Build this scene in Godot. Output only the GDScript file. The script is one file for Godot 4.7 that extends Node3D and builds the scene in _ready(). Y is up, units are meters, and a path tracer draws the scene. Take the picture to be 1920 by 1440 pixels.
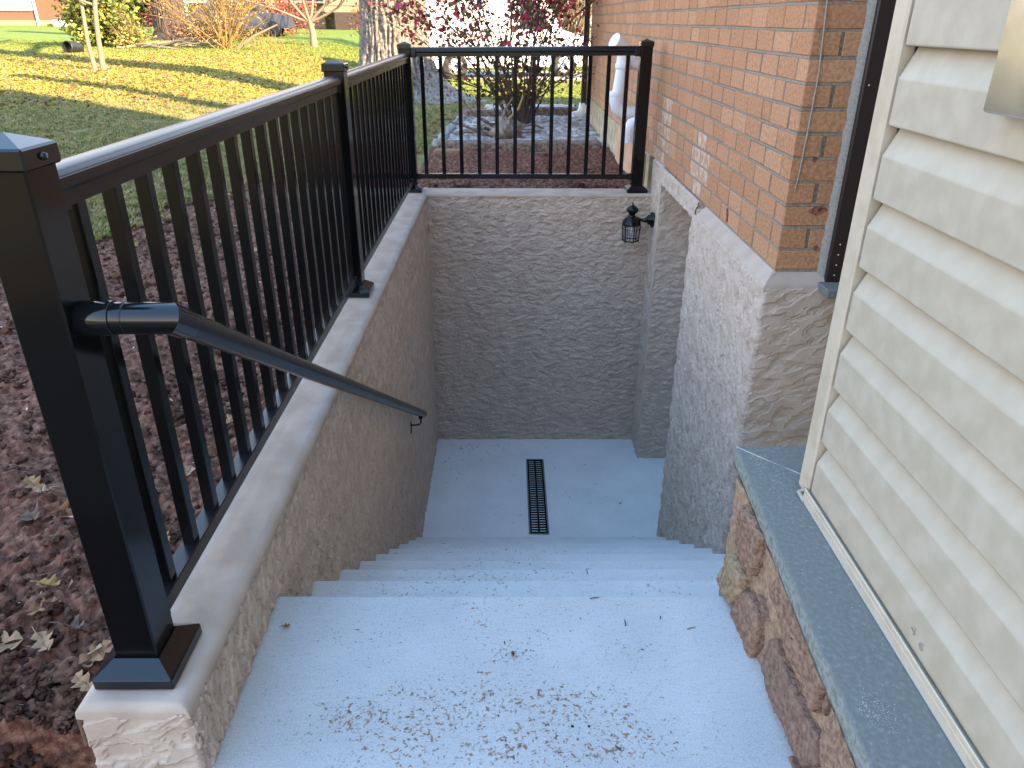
extends Node3D
# A basement stairwell beside a brick house: stucco retaining walls, black railing, autumn garden behind.

var rng := RandomNumberGenerator.new()
var M := {}
var used := {}

# ---------------------------------------------------------------- mesh builder
class MB:
	var v := PackedVector3Array()
	var n := PackedVector3Array()
	var t := PackedVector2Array()
	var c := PackedColorArray()
	var ix := PackedInt32Array()
	var col := Color(1, 1, 1)
	func tri(a: Vector3, b: Vector3, d: Vector3, hint := Vector3.ZERO) -> void:
		var nn := (d - a).cross(b - a)
		if nn.length_squared() < 1e-16:
			return
		nn = nn.normalized()
		var k := v.size()
		if hint != Vector3.ZERO and nn.dot(hint) < 0.0:
			nn = -nn
			v.append_array(PackedVector3Array([a, d, b]))
		else:
			v.append_array(PackedVector3Array([a, b, d]))
		for i in 3:
			n.append(nn)
			c.append(col)
			t.append(Vector2(v[k + i].x, v[k + i].y))
			ix.append(k + i)
	func quad(a: Vector3, b: Vector3, d: Vector3, e: Vector3, hint := Vector3.ZERO) -> void:
		var nn := (d - a).cross(b - a)
		if nn.length_squared() < 1e-16:
			nn = (e - a).cross(d - a)
		nn = nn.normalized()
		var k := v.size()
		v.append_array(PackedVector3Array([a, b, d, e]))
		var flip := hint != Vector3.ZERO and nn.dot(hint) < 0.0
		if flip:
			nn = -nn
		n.append_array(PackedVector3Array([nn, nn, nn, nn]))
		c.append_array(PackedColorArray([col, col, col, col]))
		t.append_array(PackedVector2Array([Vector2(0, 0), Vector2(1, 0), Vector2(1, 1), Vector2(0, 1)]))
		if flip:
			ix.append_array(PackedInt32Array([k, k + 2, k + 1, k, k + 3, k + 2]))
		else:
			ix.append_array(PackedInt32Array([k, k + 1, k + 2, k, k + 2, k + 3]))
	# smooth sheet of nu x nv points (rows of nu); hint says which way it faces
	func grid(p: PackedVector3Array, nu: int, nv: int, hint: Vector3, uv := PackedVector2Array(), cols := PackedColorArray(), wrap := false) -> void:
		var k := v.size()
		var nn := PackedVector3Array()
		nn.resize(nu * nv)
		var acc := 0.0
		for j in nv:
			var j0 := maxi(j - 1, 0)
			var j1 := mini(j + 1, nv - 1)
			for i in nu:
				var i0 := i - 1
				var i1 := i + 1
				if wrap:
					i0 = nu - 2 if i == 0 else i - 1
					i1 = 1 if i == nu - 1 else i + 1
				else:
					i0 = maxi(i0, 0)
					i1 = mini(i1, nu - 1)
				var q := (p[j * nu + i1] - p[j * nu + i0]).cross(p[j1 * nu + i] - p[j0 * nu + i])
				nn[j * nu + i] = q.normalized() if q.length_squared() > 1e-20 else Vector3.UP
				if not wrap:
					acc += nn[j * nu + i].dot(hint)
		if wrap:
			var mid := Vector3.ZERO
			for i in nu - 1:
				mid += p[(nv / 2) * nu + i]
			mid /= float(nu - 1)
			for i in nu - 1:
				acc += nn[(nv / 2) * nu + i].dot(p[(nv / 2) * nu + i] - mid)
		var s := 1.0 if acc >= 0.0 else -1.0
		if s < 0.0:
			for i in nn.size():
				nn[i] = -nn[i]
		v.append_array(p)
		n.append_array(nn)
		if uv.size() == p.size():
			t.append_array(uv)
		else:
			for j in nv:
				for i in nu:
					t.append(Vector2(float(i) / (nu - 1), float(j) / (nv - 1)))
		if cols.size() == p.size():
			c.append_array(cols)
		else:
			var cc := PackedColorArray()
			cc.resize(p.size())
			cc.fill(col)
			c.append_array(cc)
		var id := PackedInt32Array()
		id.resize((nu - 1) * (nv - 1) * 6)
		var w := 0
		for j in nv - 1:
			for i in nu - 1:
				var a := k + j * nu + i
				if s < 0.0:
					id[w] = a; id[w + 1] = a + 1; id[w + 2] = a + nu + 1; id[w + 3] = a; id[w + 4] = a + nu + 1; id[w + 5] = a + nu
				else:
					id[w] = a; id[w + 1] = a + nu + 1; id[w + 2] = a + 1; id[w + 3] = a; id[w + 4] = a + nu; id[w + 5] = a + nu + 1
				w += 6
		ix.append_array(id)
	# box with chamfered edges
	func box(ce: Vector3, size: Vector3, bv := 0.0, ba := Basis()) -> void:
		var h := size * 0.5
		var b := minf(bv, minf(h.x, minf(h.y, h.z)) * 0.9)
		if b <= 0.0:
			for ax in 3:
				for s in [-1.0, 1.0]:
					var o := Vector3.ZERO
					o[ax] = s
					var u := Vector3.ZERO
					u[(ax + 1) % 3] = h[(ax + 1) % 3]
					var w := Vector3.ZERO
					w[(ax + 2) % 3] = h[(ax + 2) % 3]
					var f := o * h[ax]
					quad(ce + ba * (f - u - w), ce + ba * (f + u - w), ce + ba * (f + u + w), ce + ba * (f - u + w), ba * o)
			return
		for ax in 3:
			var a1 := (ax + 1) % 3
			var a2 := (ax + 2) % 3
			for s in [-1.0, 1.0]:
				var q := []
				for k in [[-1, -1], [1, -1], [1, 1], [-1, 1]]:
					var p := Vector3.ZERO
					p[ax] = s * h[ax]
					p[a1] = k[0] * (h[a1] - b)
					p[a2] = k[1] * (h[a2] - b)
					q.append(ce + ba * p)
				var o := Vector3.ZERO
				o[ax] = s
				quad(q[0], q[1], q[2], q[3], ba * o)
			for s1 in [-1.0, 1.0]:
				for s2 in [-1.0, 1.0]:
					var q := []
					for k in [[0, -1], [0, 1], [1, 1], [1, -1]]:
						var p := Vector3.ZERO
						p[ax] = k[1] * (h[ax] - b)
						p[a1] = s1 * (h[a1] - (b if k[0] == 1 else 0.0))
						p[a2] = s2 * (h[a2] - (b if k[0] == 0 else 0.0))
						q.append(ce + ba * p)
					var o := Vector3.ZERO
					o[a1] = s1
					o[a2] = s2
					quad(q[0], q[1], q[2], q[3], ba * o)
		for sx in [-1.0, 1.0]:
			for sy in [-1.0, 1.0]:
				for sz in [-1.0, 1.0]:
					tri(ce + ba * Vector3(sx * h.x, sy * (h.y - b), sz * (h.z - b)), ce + ba * Vector3(sx * (h.x - b), sy * h.y, sz * (h.z - b)), ce + ba * Vector3(sx * (h.x - b), sy * (h.y - b), sz * h.z), ba * Vector3(sx, sy, sz))
	func tube(path: Array, radii: Array, sides := 8, caps := true) -> void:
		var m := path.size()
		var p := PackedVector3Array()
		var side := Vector3.ZERO
		for j in m:
			var d: Vector3 = (path[mini(j + 1, m - 1)] - path[maxi(j - 1, 0)])
			d = d.normalized()
			if j == 0:
				side = d.cross(Vector3.UP if absf(d.y) < 0.9 else Vector3.RIGHT).normalized()
			else:
				side = (side - d * side.dot(d)).normalized()
			var up := side.cross(d)
			for i in sides + 1:
				var a := TAU * i / sides
				p.append(path[j] + (side * cos(a) + up * sin(a)) * radii[j])
		grid(p, sides + 1, m, Vector3.ZERO, PackedVector2Array(), PackedColorArray(), true)
		if caps:
			for e in [0, m - 1]:
				var d: Vector3 = (path[0] - path[1]) if e == 0 else (path[m - 1] - path[m - 2])
				for i in sides:
					tri(path[e], p[e * (sides + 1) + i], p[e * (sides + 1) + i + 1], d)
	# profile of (radius, height) pairs spun about the y axis
	func lathe(prof: Array, at: Vector3, sides := 16, ba := Basis()) -> void:
		var p := PackedVector3Array()
		for q in prof:
			for i in sides + 1:
				var a := TAU * i / sides
				p.append(at + ba * Vector3(q[0] * cos(a), q[1], q[0] * sin(a)))
		grid(p, sides + 1, prof.size(), Vector3.ZERO, PackedVector2Array(), PackedColorArray(), true)
	# flat outline (x, y) pushed out along z by depth
	func prism(out: PackedVector2Array, xf: Transform3D, depth: float) -> void:
		var id := Geometry2D.triangulate_polygon(out)
		var zf := xf.basis.z.normalized()
		for k in range(0, id.size(), 3):
			for s in [0.0, depth]:
				tri(xf * Vector3(out[id[k]].x, out[id[k]].y, s), xf * Vector3(out[id[k + 1]].x, out[id[k + 1]].y, s), xf * Vector3(out[id[k + 2]].x, out[id[k + 2]].y, s), zf * (-1.0 if s == 0.0 else 1.0) * signf(depth))
		var cw := Geometry2D.is_polygon_clockwise(out)
		for k in out.size():
			var a := out[k]
			var b := out[(k + 1) % out.size()]
			var o := Vector2(b.y - a.y, a.x - b.x) * (-1.0 if cw else 1.0)
			quad(xf * Vector3(a.x, a.y, 0), xf * Vector3(b.x, b.y, 0), xf * Vector3(b.x, b.y, depth), xf * Vector3(a.x, a.y, depth), xf.basis * Vector3(o.x, o.y, 0))
	func mesh() -> ArrayMesh:
		var a := []
		a.resize(Mesh.ARRAY_MAX)
		a[Mesh.ARRAY_VERTEX] = v
		a[Mesh.ARRAY_NORMAL] = n
		a[Mesh.ARRAY_TEX_UV] = t
		a[Mesh.ARRAY_COLOR] = c
		a[Mesh.ARRAY_INDEX] = ix
		var m := ArrayMesh.new()
		m.add_surface_from_arrays(Mesh.PRIMITIVE_TRIANGLES, a)
		return m

# ---------------------------------------------------------------- objects
func numbered(called: String) -> String:
	if not used.has(called):
		used[called] = 0
		return called
	used[called] += 1
	return "%s_%03d" % [called, used[called]]

func thing(called: String, label: String, category: String, at := Vector3.ZERO, group := "") -> Node3D:
	var o := Node3D.new()
	o.name = numbered(called)
	add_child(o)
	o.position = at
	tag(o, label, category, group)
	return o

func tag(o: Node, label: String, category := "", group := "") -> void:
	o.set_meta("label", label)
	if category:
		o.set_meta("category", category)
	if group:
		o.set_meta("group", group)

func put(called: String, m: Mesh, mat: Material, parent: Node = null, label := "") -> MeshInstance3D:
	var o := MeshInstance3D.new()
	o.mesh = m
	o.material_override = mat
	if parent == null:
		o.name = numbered(called)
		add_child(o)
	else:
		o.name = called
		parent.add_child(o, true)
	if label:
		o.set_meta("label", label)
	return o

func ground_piece(called: String, m: Mesh, mat: Material) -> MeshInstance3D:
	var o := put(called, m, mat)
	o.set_meta("kind", "structure")
	return o

func many(called: String, m: Mesh, m_at: Material, xf: Array, cols: Array, parent: Node = null) -> MultiMeshInstance3D:
	var mm := MultiMesh.new()
	mm.transform_format = MultiMesh.TRANSFORM_3D
	mm.use_colors = cols.size() > 0
	mm.mesh = m
	mm.instance_count = xf.size()
	for i in xf.size():
		mm.set_instance_transform(i, xf[i])
		if cols.size() > 0:
			mm.set_instance_color(i, cols[i])
	var o := MultiMeshInstance3D.new()
	o.multimesh = mm
	o.material_override = m_at
	o.set_meta("kind", "stuff")
	if parent == null:
		o.name = numbered(called)
		add_child(o)
	else:
		o.name = called
		parent.add_child(o, true)
	return o

# ---------------------------------------------------------------- materials
func lin(r: float, g: float, b: float) -> Color:
	return Color(r, g, b).linear_to_srgb()

func noise(freq: float, seed_: int, oct := 4, type := FastNoiseLite.TYPE_SIMPLEX_SMOOTH) -> FastNoiseLite:
	var n := FastNoiseLite.new()
	n.noise_type = type
	n.frequency = freq
	n.seed = seed_
	n.fractal_type = FastNoiseLite.FRACTAL_FBM if oct > 1 else FastNoiseLite.FRACTAL_NONE
	n.fractal_octaves = oct
	return n

func ntex(n: FastNoiseLite, size: int, stops: Array = []) -> NoiseTexture2D:
	var x := NoiseTexture2D.new()
	x.width = size
	x.height = size
	x.seamless = true
	x.seamless_blend_skirt = 0.2
	x.noise = n
	if stops.size():
		var g := Gradient.new()
		var off := PackedFloat32Array()
		var cs := PackedColorArray()
		for s in stops:
			off.append(s[0])
			cs.append(lin(s[1], s[2], s[3]))
		g.offsets = off
		g.colors = cs
		x.color_ramp = g
	return x

func mat(r: float, g: float, b: float, rough := 0.9, metal := 0.0) -> StandardMaterial3D:
	var m := StandardMaterial3D.new()
	m.albedo_color = lin(r, g, b)
	m.roughness = rough
	m.metallic = metal
	return m

# a surface with colour variation and fine relief, mapped in world metres
func surf(stops: Array, tile: float, freq: float, seed_: int, rough := 0.9, relief_cm := 0.0, relief_freq := 0.05, relief_tile := 0.0) -> StandardMaterial3D:
	var m := mat(1, 1, 1, rough)
	m.albedo_texture = ntex(noise(freq, seed_, 5), 512, stops)
	m.uv1_triplanar = true
	m.uv1_world_triplanar = true
	m.uv1_scale = Vector3.ONE / tile
	if relief_cm > 0.0:
		m.heightmap_enabled = true
		m.heightmap_texture = ntex(noise(relief_freq, seed_ + 7, 5), 512)
		m.heightmap_scale = relief_cm
	return m

func vmat(rough := 0.9) -> StandardMaterial3D:
	var m := mat(1, 1, 1, rough)
	m.vertex_color_use_as_albedo = true
	return m

func make_materials() -> void:
	M.black = mat(0.005, 0.005, 0.0055, 0.13)
	M.black.metallic_specular = 0.38
	M.black.heightmap_enabled = true
	M.black.uv1_triplanar = true
	M.black.uv1_world_triplanar = true
	M.black.uv1_scale = Vector3.ONE / 0.12
	M.black.heightmap_texture = ntex(noise(0.06, 3, 3), 256)
	M.black.heightmap_scale = 0.002
	M.satin = mat(0.008, 0.0082, 0.009, 0.27)
	M.satin.metallic_specular = 0.42
	M.gloss = mat(0.006, 0.007, 0.009, 0.12)
	M.stucco = surf([[0.3, 0.47, 0.365, 0.285], [0.5, 0.515, 0.41, 0.325], [0.7, 0.55, 0.445, 0.36]], 0.9, 0.012, 11, 0.95, 0.10, 0.12)
	M.cap = surf([[0.25, 0.425, 0.325, 0.255], [0.5, 0.475, 0.37, 0.295], [0.75, 0.515, 0.41, 0.335]], 1.1, 0.012, 12, 0.9, 0.06, 0.08)
	M.mortar = surf([[0.3, 0.24, 0.20, 0.15], [0.7, 0.34, 0.29, 0.225]], 0.25, 0.03, 13, 0.95, 0.2, 0.08)
	M.mortar_dark = surf([[0.3, 0.13, 0.11, 0.085], [0.7, 0.21, 0.185, 0.15]], 0.25, 0.03, 14, 0.95, 0.2, 0.08)
	M.brick = []
	var tones := [[0.48, 0.238, 0.118], [0.495, 0.25, 0.128], [0.46, 0.224, 0.108], [0.51, 0.268, 0.14], [0.45, 0.22, 0.108], [0.485, 0.242, 0.12]]
	for i in tones.size():
		var k: Array = tones[i]
		M.brick.append(surf([[0.25, k[0] * 0.82, k[1] * 0.8, k[2] * 0.8], [0.5, k[0], k[1], k[2]], [0.78, k[0] * 1.14, k[1] * 1.2, k[2] * 1.28]], 0.27 + 0.03 * i, 0.035, 20 + i, 0.95, 0.16, 0.14))
	M.brick_white = surf([[0.3, 0.49, 0.27, 0.16], [0.5, 0.54, 0.35, 0.24], [0.72, 0.60, 0.48, 0.40]], 0.4, 0.010, 33, 0.95, 0.09, 0.09)
	M.brick_dark = surf([[0.3, 0.10, 0.03, 0.02], [0.6, 0.30, 0.13, 0.075]], 0.2, 0.02, 34, 0.9, 0.12, 0.09)
	M.bluestone = surf([[0.28, 0.145, 0.153, 0.138], [0.5, 0.162, 0.17, 0.154], [0.7, 0.178, 0.186, 0.168], [0.9, 0.23, 0.24, 0.22]], 0.45, 0.06, 41, 0.8, 0.05, 0.12)
	M.bluestone_edge = surf([[0.28, 0.15, 0.17, 0.15], [0.6, 0.25, 0.27, 0.24]], 0.2, 0.02, 42, 0.85, 0.2, 0.08)
	M.lime = surf([[0.4, 0.34, 0.34, 0.29], [0.6, 0.55, 0.55, 0.5]], 0.1, 0.03, 43, 0.95, 0.1)
	M.stone = []
	var sc := [[0.25, 0.15, 0.095], [0.28, 0.175, 0.11], [0.215, 0.13, 0.09], [0.29, 0.20, 0.115]]
	for i in sc.size():
		var k: Array = sc[i]
		M.stone.append(surf([[0.25, k[0] * 0.6, k[1] * 0.58, k[2] * 0.6], [0.5, k[0], k[1], k[2]], [0.75, k[0] * 1.3, k[1] * 1.32, k[2] * 1.35]], 0.3, 0.03, 50 + i, 0.92, 0.5, 0.06))
	M.stone_mortar = surf([[0.3, 0.28, 0.175, 0.10], [0.55, 0.36, 0.235, 0.145], [0.75, 0.43, 0.30, 0.195]], 0.22, 0.02, 56, 0.97, 0.35, 0.09)
	M.siding = surf([[0.25, 0.415, 0.352, 0.262], [0.5, 0.44, 0.377, 0.284], [0.75, 0.47, 0.405, 0.31]], 0.7, 0.02, 61, 0.6, 0.015, 0.06)
	M.siding_trim = surf([[0.3, 0.48, 0.40, 0.29], [0.6, 0.54, 0.455, 0.34]], 0.6, 0.012, 62, 0.5, 0.015, 0.04)
	M.caulk = mat(0.36, 0.35, 0.30, 0.8)
	M.brown = mat(0.022, 0.011, 0.010, 0.4)
	M.grey_caulk = surf([[0.3, 0.29, 0.275, 0.24], [0.7, 0.38, 0.365, 0.32]], 0.2, 0.03, 64, 0.9)
	M.metal = surf([[0.3, 0.62, 0.63, 0.64], [0.7, 0.74, 0.74, 0.74]], 0.5, 0.01, 65, 0.24)
	M.metal.metallic = 0.9
	M.pvc = mat(0.78, 0.78, 0.80, 0.35)
	M.parge_yellow = surf([[0.3, 0.34, 0.28, 0.17], [0.55, 0.44, 0.37, 0.23], [0.75, 0.52, 0.45, 0.31]], 1.1, 0.01, 71, 0.95, 0.2, 0.04)
	M.parge_peach = surf([[0.3, 0.50, 0.29, 0.17], [0.6, 0.58, 0.36, 0.23]], 0.9, 0.01, 72, 0.95, 0.1, 0.05)
	M.soil = surf([[0.25, 0.06, 0.0205, 0.012], [0.45, 0.135, 0.05, 0.029], [0.62, 0.20, 0.083, 0.05], [0.8, 0.27, 0.14, 0.088]], 0.55, 0.03, 81, 1.0, 0.9, 0.06)
	M.soil.vertex_color_use_as_albedo = true
	M.clod = vmat(1.0)
	M.clod.heightmap_enabled = true
	M.clod.uv1_triplanar = true
	M.clod.uv1_scale = Vector3.ONE * 1.5
	M.clod.heightmap_texture = ntex(noise(0.04, 83, 5), 256)
	M.clod.heightmap_scale = 0.4
	M.wood = surf([[0.25, 0.10, 0.07, 0.055], [0.5, 0.185, 0.135, 0.105], [0.75, 0.27, 0.21, 0.17]], 0.5, 0.016, 84, 0.95, 0.5, 0.05)
	M.bark = surf([[0.3, 0.09, 0.075, 0.062], [0.5, 0.18, 0.15, 0.125], [0.72, 0.29, 0.25, 0.21]], 0.7, 0.02, 85, 0.95, 1.0, 0.05)
	M.pale_bark = surf([[0.3, 0.16, 0.12, 0.08], [0.7, 0.28, 0.22, 0.15]], 0.4, 0.02, 86, 0.9, 0.2)
	M.dark_bark = surf([[0.3, 0.03, 0.02, 0.017], [0.7, 0.09, 0.06, 0.05]], 0.5, 0.02, 87, 0.95, 0.6)
	M.stem = surf([[0.3, 0.045, 0.03, 0.025], [0.7, 0.12, 0.085, 0.07]], 0.2, 0.03, 88, 0.9, 0.1)
	M.gold_stem = mat(0.27, 0.165, 0.05, 0.8)
	M.tan_stem = mat(0.21, 0.14, 0.08, 0.85)
	M.leaf = vmat(0.75)
	M.leaf.backlight_enabled = true
	M.leaf.backlight = Color(0.25, 0.22, 0.12)
	M.litter = vmat(0.85)
	M.white_paint = mat(0.80, 0.80, 0.80, 0.3)
	M.van_white = mat(0.82, 0.82, 0.83, 0.22)
	M.glass_dark = mat(0.02, 0.024, 0.028, 0.06)
	M.glass = mat(0.9, 0.9, 0.9, 0.05)
	M.glass.transparency = BaseMaterial3D.TRANSPARENCY_ALPHA
	M.glass.albedo_color = Color(0.9, 0.95, 0.95, 0.10)
	M.rubber = mat(0.015, 0.015, 0.015, 0.8)
	M.car_blue = mat(0.05, 0.06, 0.085, 0.3)
	M.far_brick = surf([[0.3, 0.17, 0.065, 0.04], [0.7, 0.25, 0.11, 0.065]], 0.5, 0.05, 91, 0.95)
	M.roof_red = surf([[0.3, 0.20, 0.09, 0.055], [0.7, 0.28, 0.14, 0.09]], 0.6, 0.05, 92, 0.95)
	M.roof_grey = surf([[0.3, 0.10, 0.095, 0.09], [0.7, 0.17, 0.16, 0.15]], 0.6, 0.05, 93, 0.95)
	M.far_tan = surf([[0.3, 0.22, 0.18, 0.11], [0.7, 0.32, 0.265, 0.17]], 0.6, 0.04, 94, 0.95)
	M.curtain = surf([[0.3, 0.48, 0.38, 0.22], [0.7, 0.62, 0.50, 0.32]], 0.3, 0.05, 95, 0.95)
	M.pipe_black = mat(0.02, 0.02, 0.021, 0.4)
	M.road = surf([[0.3, 0.30, 0.28, 0.25], [0.7, 0.42, 0.40, 0.36]], 1.5, 0.02, 96, 0.95)
	M.grate = mat(0.006, 0.006, 0.006, 0.75)
	M.grate.metallic_specular = 0.25
	M.grate_frame = mat(0.13, 0.14, 0.15, 0.6)
	M.pencil = mat(0.27, 0.25, 0.21, 0.8)

# the cast concrete of the stairs: fine sand grain, broom streaks across, mud trodden in (a stain with its own shape)
func concrete(w: int, h: int, ax: float, az: float, x0: float, z0: float, dirt: Array, seed_: int, level: float) -> StandardMaterial3D:
	var im := Image.create(w, h, false, Image.FORMAT_RGB8)
	var n0 := noise(1.0, seed_, 3)
	var n1 := noise(1.0, seed_ + 1, 3)
	var n2 := noise(1.0, seed_ + 2, 4)
	var n3 := noise(1.0, seed_ + 3, 2)
	for j in h:
		for i in w:
			var x := x0 + ax * i / w
			var z := z0 + az * j / h
			var g := level + 0.05 * n0.get_noise_2d(x * 3.0, z * 3.0) + 0.03 * n1.get_noise_2d(x * 14.0, z * 150.0) + 0.085 * n3.get_noise_2d(x * 190.0, z * 190.0) - 0.07 * smoothstep(0.34, 0.55, n2.get_noise_2d(x * 60.0 + 7.0, z * 60.0))
			var r := g
			var b := g * 0.985
			g *= 0.998
			var mask := 0.0
			for d in dirt:
				var q := Vector2((x - d[0]) / d[2], (z - d[1]) / d[3]).length_squared()
				if q < 6.0:
					mask += d[4] * exp(-q)
			if mask > 0.02:
				mask = minf(mask, 1.0)
				var s := n2.get_noise_2d(x * 38.0, z * 50.0) + 0.5 * n3.get_noise_2d(x * 130.0, z * 130.0) + 0.25 * n1.get_noise_2d(x * 9.0 + 3.0, z * 9.0)
				var th := 0.86 - 0.50 * mask
				var k := 0.85 * smoothstep(th, th + 0.16, s) + 0.16 * smoothstep(th - 0.3, th + 0.1, s) + 0.6 * smoothstep(0.66 - 0.3 * mask, 0.74 - 0.3 * mask, n3.get_noise_2d(x * 85.0 + 3.0, z * 85.0) * 0.8 + 0.35 * n2.get_noise_2d(x * 14.0, z * 14.0))
				k = minf(k, 0.95)
				var dk := 1.0 - 0.55 * smoothstep(0.1, 0.4, n1.get_noise_2d(x * 30.0, z * 30.0))
				r = lerpf(r, 0.24 * dk, k)
				g = lerpf(g, 0.14 * dk, k)
				b = lerpf(b, 0.08 * dk, k)
			im.set_pixel(i, j, lin(r, g, b))
	var m := mat(1, 1, 1, 0.92)
	m.albedo_texture = ImageTexture.create_from_image(im)
	m.heightmap_enabled = true
	m.heightmap_texture = ntex(noise(0.22, seed_ + 9, 3), 1024)
	m.heightmap_scale = 0.05
	return m

# ---------------------------------------------------------------- measures (metres; y = 0 is the top landing)
const RISE := 0.2
const RUN := 0.291
const F1 := 1.462
const XL := -0.572       # inner face of the left wall
const XO := -0.772       # its garden face
const WT := 0.196        # top of the retaining walls
const PF := -1.8         # floor of the well
const ZB := -5.345       # face of the back wall
const PX := 0.99         # stucco pier under the brickwork
const PZ := -2.76
const BX := 1.035        # brick face
const BZ := -2.80
const BY := 0.427        # underside of the lowest course
const SX := 0.672        # siding face
const SZ := -1.445       # its far corner
const ST := 0.33         # top of the bluestone sill

func lawn_y(x: float, z: float) -> float:
	var k := 1.0 - 1.75 * smoothstep(-7.0, -2.5, x)
	return 0.1 + 0.022 * k * maxf(0.0, -z - 9.0)

# ---------------------------------------------------------------- stucco
var s1: FastNoiseLite
var s2: FastNoiseLite
var s3: FastNoiseLite
func stucco_init() -> void:
	s1 = noise(1.0, 101, 4)
	s1.fractal_gain = 0.5
	s2 = noise(1.0, 102, 3)
	s2.fractal_gain = 0.5
	s3 = noise(1.0, 103, 1)

# one coat dragged over another: a flat skin that breaks off in a ragged raised lip
func torn(n: float, t: float, skin: float, lip: float, w: float) -> float:
	var d := n - t
	return skin * smoothstep(-w * 0.35, w * 0.35, d) + lip * exp(-pow((d - w * 0.45) / w, 2.0))

func stucco(a: float, b: float, style: int) -> float:
	var g := 0.5 + 0.5 * s3.get_noise_2d(a * 7.0, b * 7.0)
	if style == 0:      # trowelled sideways
		var n := s1.get_noise_2d(a * 9.5, b * 19.0)
		var k := s2.get_noise_2d(a * 17.0 + 31.0, b * 32.0)
		return torn(n, 0.12, 0.0040, 0.0030 * (0.2 + g), 0.13) + torn(k, 0.24, 0.0026, 0.0022 * g, 0.16) + torn(n, -0.24, 0.0034, 0.0026 * (1.0 - 0.7 * g), 0.09)
	if style == 1:      # rougher, pulled upwards, with pits
		var n := s1.get_noise_2d(a * 19.0, b * 8.5)
		var k := s2.get_noise_2d(a * 40.0 + 9.0, b * 19.0)
		return torn(n, 0.14, 0.0032, 0.0044 * (0.3 + 0.7 * g), 0.11) + torn(n, -0.2, 0.0026, 0.0028 * (1.0 - g), 0.10) + 0.0014 * k - 0.0075 * smoothstep(0.26, 0.40, -k)
	if style == 3:      # broad sweeps on the near faces
		var aa := a * 0.94 + b * 0.34
		var bb := -a * 0.34 + b * 0.94
		var n := s1.get_noise_2d(aa * 6.0, bb * 13.0)
		return torn(n, 0.10, 0.0040, 0.0024 * (0.1 + g), 0.055) + torn(n, -0.22, 0.0036, 0.0020 * (1.0 - 0.8 * g), 0.05) + 0.0006 * n
	# slanting drags
	var aa := a * 0.40 + b * 0.92
	var bb := -a * 0.92 + b * 0.40
	var n := s1.get_noise_2d(aa * 7.0, bb * 18.0)
	var k := s2.get_noise_2d(aa * 15.0 + 9.0, bb * 36.0)
	return torn(n, 0.12, 0.0048, 0.0034 * (0.15 + g), 0.095) + torn(n, -0.20, 0.0044, 0.0028 * (1.05 - g), 0.085) + 0.0012 * k - 0.0050 * smoothstep(0.34, 0.46, -k)

# stuccoed rectangle: origin o, along u (length lu), along w (length lw), standing out along nrm
func stucco_face(o: Vector3, u: Vector3, lu: float, w: Vector3, lw: float, nrm: Vector3, step: float, style: int, round_lo := 0.0, round_hi := 0.0, round_top := 0.0, off := 0.0) -> MB:
	var nu := int(lu / step) + 2
	var nv := int(lw / step) + 2
	var p := PackedVector3Array()
	p.resize(nu * nv)
	for j in nv:
		var b := lw * j / (nv - 1)
		for i in nu:
			var a := lu * i / (nu - 1)
			var h := stucco(a + off, b + off, style)
			if round_lo > 0.0 and a < round_lo:
				h -= round_lo * (1.0 - sqrt(maxf(0.0, 1.0 - pow(1.0 - a / round_lo, 2.0))))
			if round_hi > 0.0 and a > lu - round_hi:
				h -= round_hi * (1.0 - sqrt(maxf(0.0, 1.0 - pow(1.0 - (lu - a) / round_hi, 2.0))))
			if round_top > 0.0 and b > lw - round_top:
				h -= round_top * (1.0 - sqrt(maxf(0.0, 1.0 - pow(1.0 - (lw - b) / round_top, 2.0))))
			p[j * nu + i] = o + u * a + w * b + nrm * h
	var m := MB.new()
	m.grid(p, nu, nv, nrm)
	return m

# a trowelled coping: cross-section swept along d, with a wavering lower edge on the inner side
func coping(o: Vector3, d: Vector3, length: float, across: Vector3, width: float, seed_: int, drop := 0.035, r := 0.022, nose := 0.0) -> MB:
	var n := noise(1.0, seed_, 3)
	var nu := 22
	var ss := []
	if nose > 0.0:
		ss.append(-1.0)
		for j in 6:
			ss.append(nose * (1.0 - cos(PI * 0.5 * j / 6.0)))
	var nn := int(length / 0.02) + 2
	for j in nn:
		ss.append(lerpf(nose, length, j / float(nn - 1)))
	var nv := ss.size()
	var p := PackedVector3Array()
	for j in nv:
		var s: float = ss[j]
		var fall := 0.0
		if s < 0.0:
			s = 0.0
			fall = nose + 0.014
		elif s < nose:
			fall = nose * (1.0 - sqrt(maxf(0.0, 1.0 - pow(1.0 - s / nose, 2.0))))
		var dr := drop + 0.012 * n.get_noise_1d(s * 6.0)
		for i in nu:
			var q := Vector2.ZERO   # (across, up); across 0 = outer side
			if i == 0:
				q = Vector2(0, -0.10)
			elif i < 6:
				var t := PI * 0.5 * (i - 1) / 4.0
				q = Vector2(r - r * cos(t), -r + r * sin(t))
			elif i < 15:
				q = Vector2(r + (width - 2.0 * r) * (i - 5) / 10.0, 0.0)
			elif i < 20:
				var t := PI * 0.5 * (i - 15) / 4.0
				q = Vector2(width - r + r * sin(t), -r + r * cos(t))
			elif i == 20:
				q = Vector2(width, -dr)
			else:
				q = Vector2(width - 0.012, -dr - 0.004)
			var wob := 0.0022 * n.get_noise_2d(s * 9.0, q.x * 14.0 + q.y * 9.0)
			p.append(o + d * s + across * (q.x + wob * 0.6) + Vector3.UP * (minf(q.y, maxf(q.y - fall, minf(q.y, -fall - 0.0))) + wob))
	var m := MB.new()
	m.grid(p, nu, nv, Vector3.UP)
	return m

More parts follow.
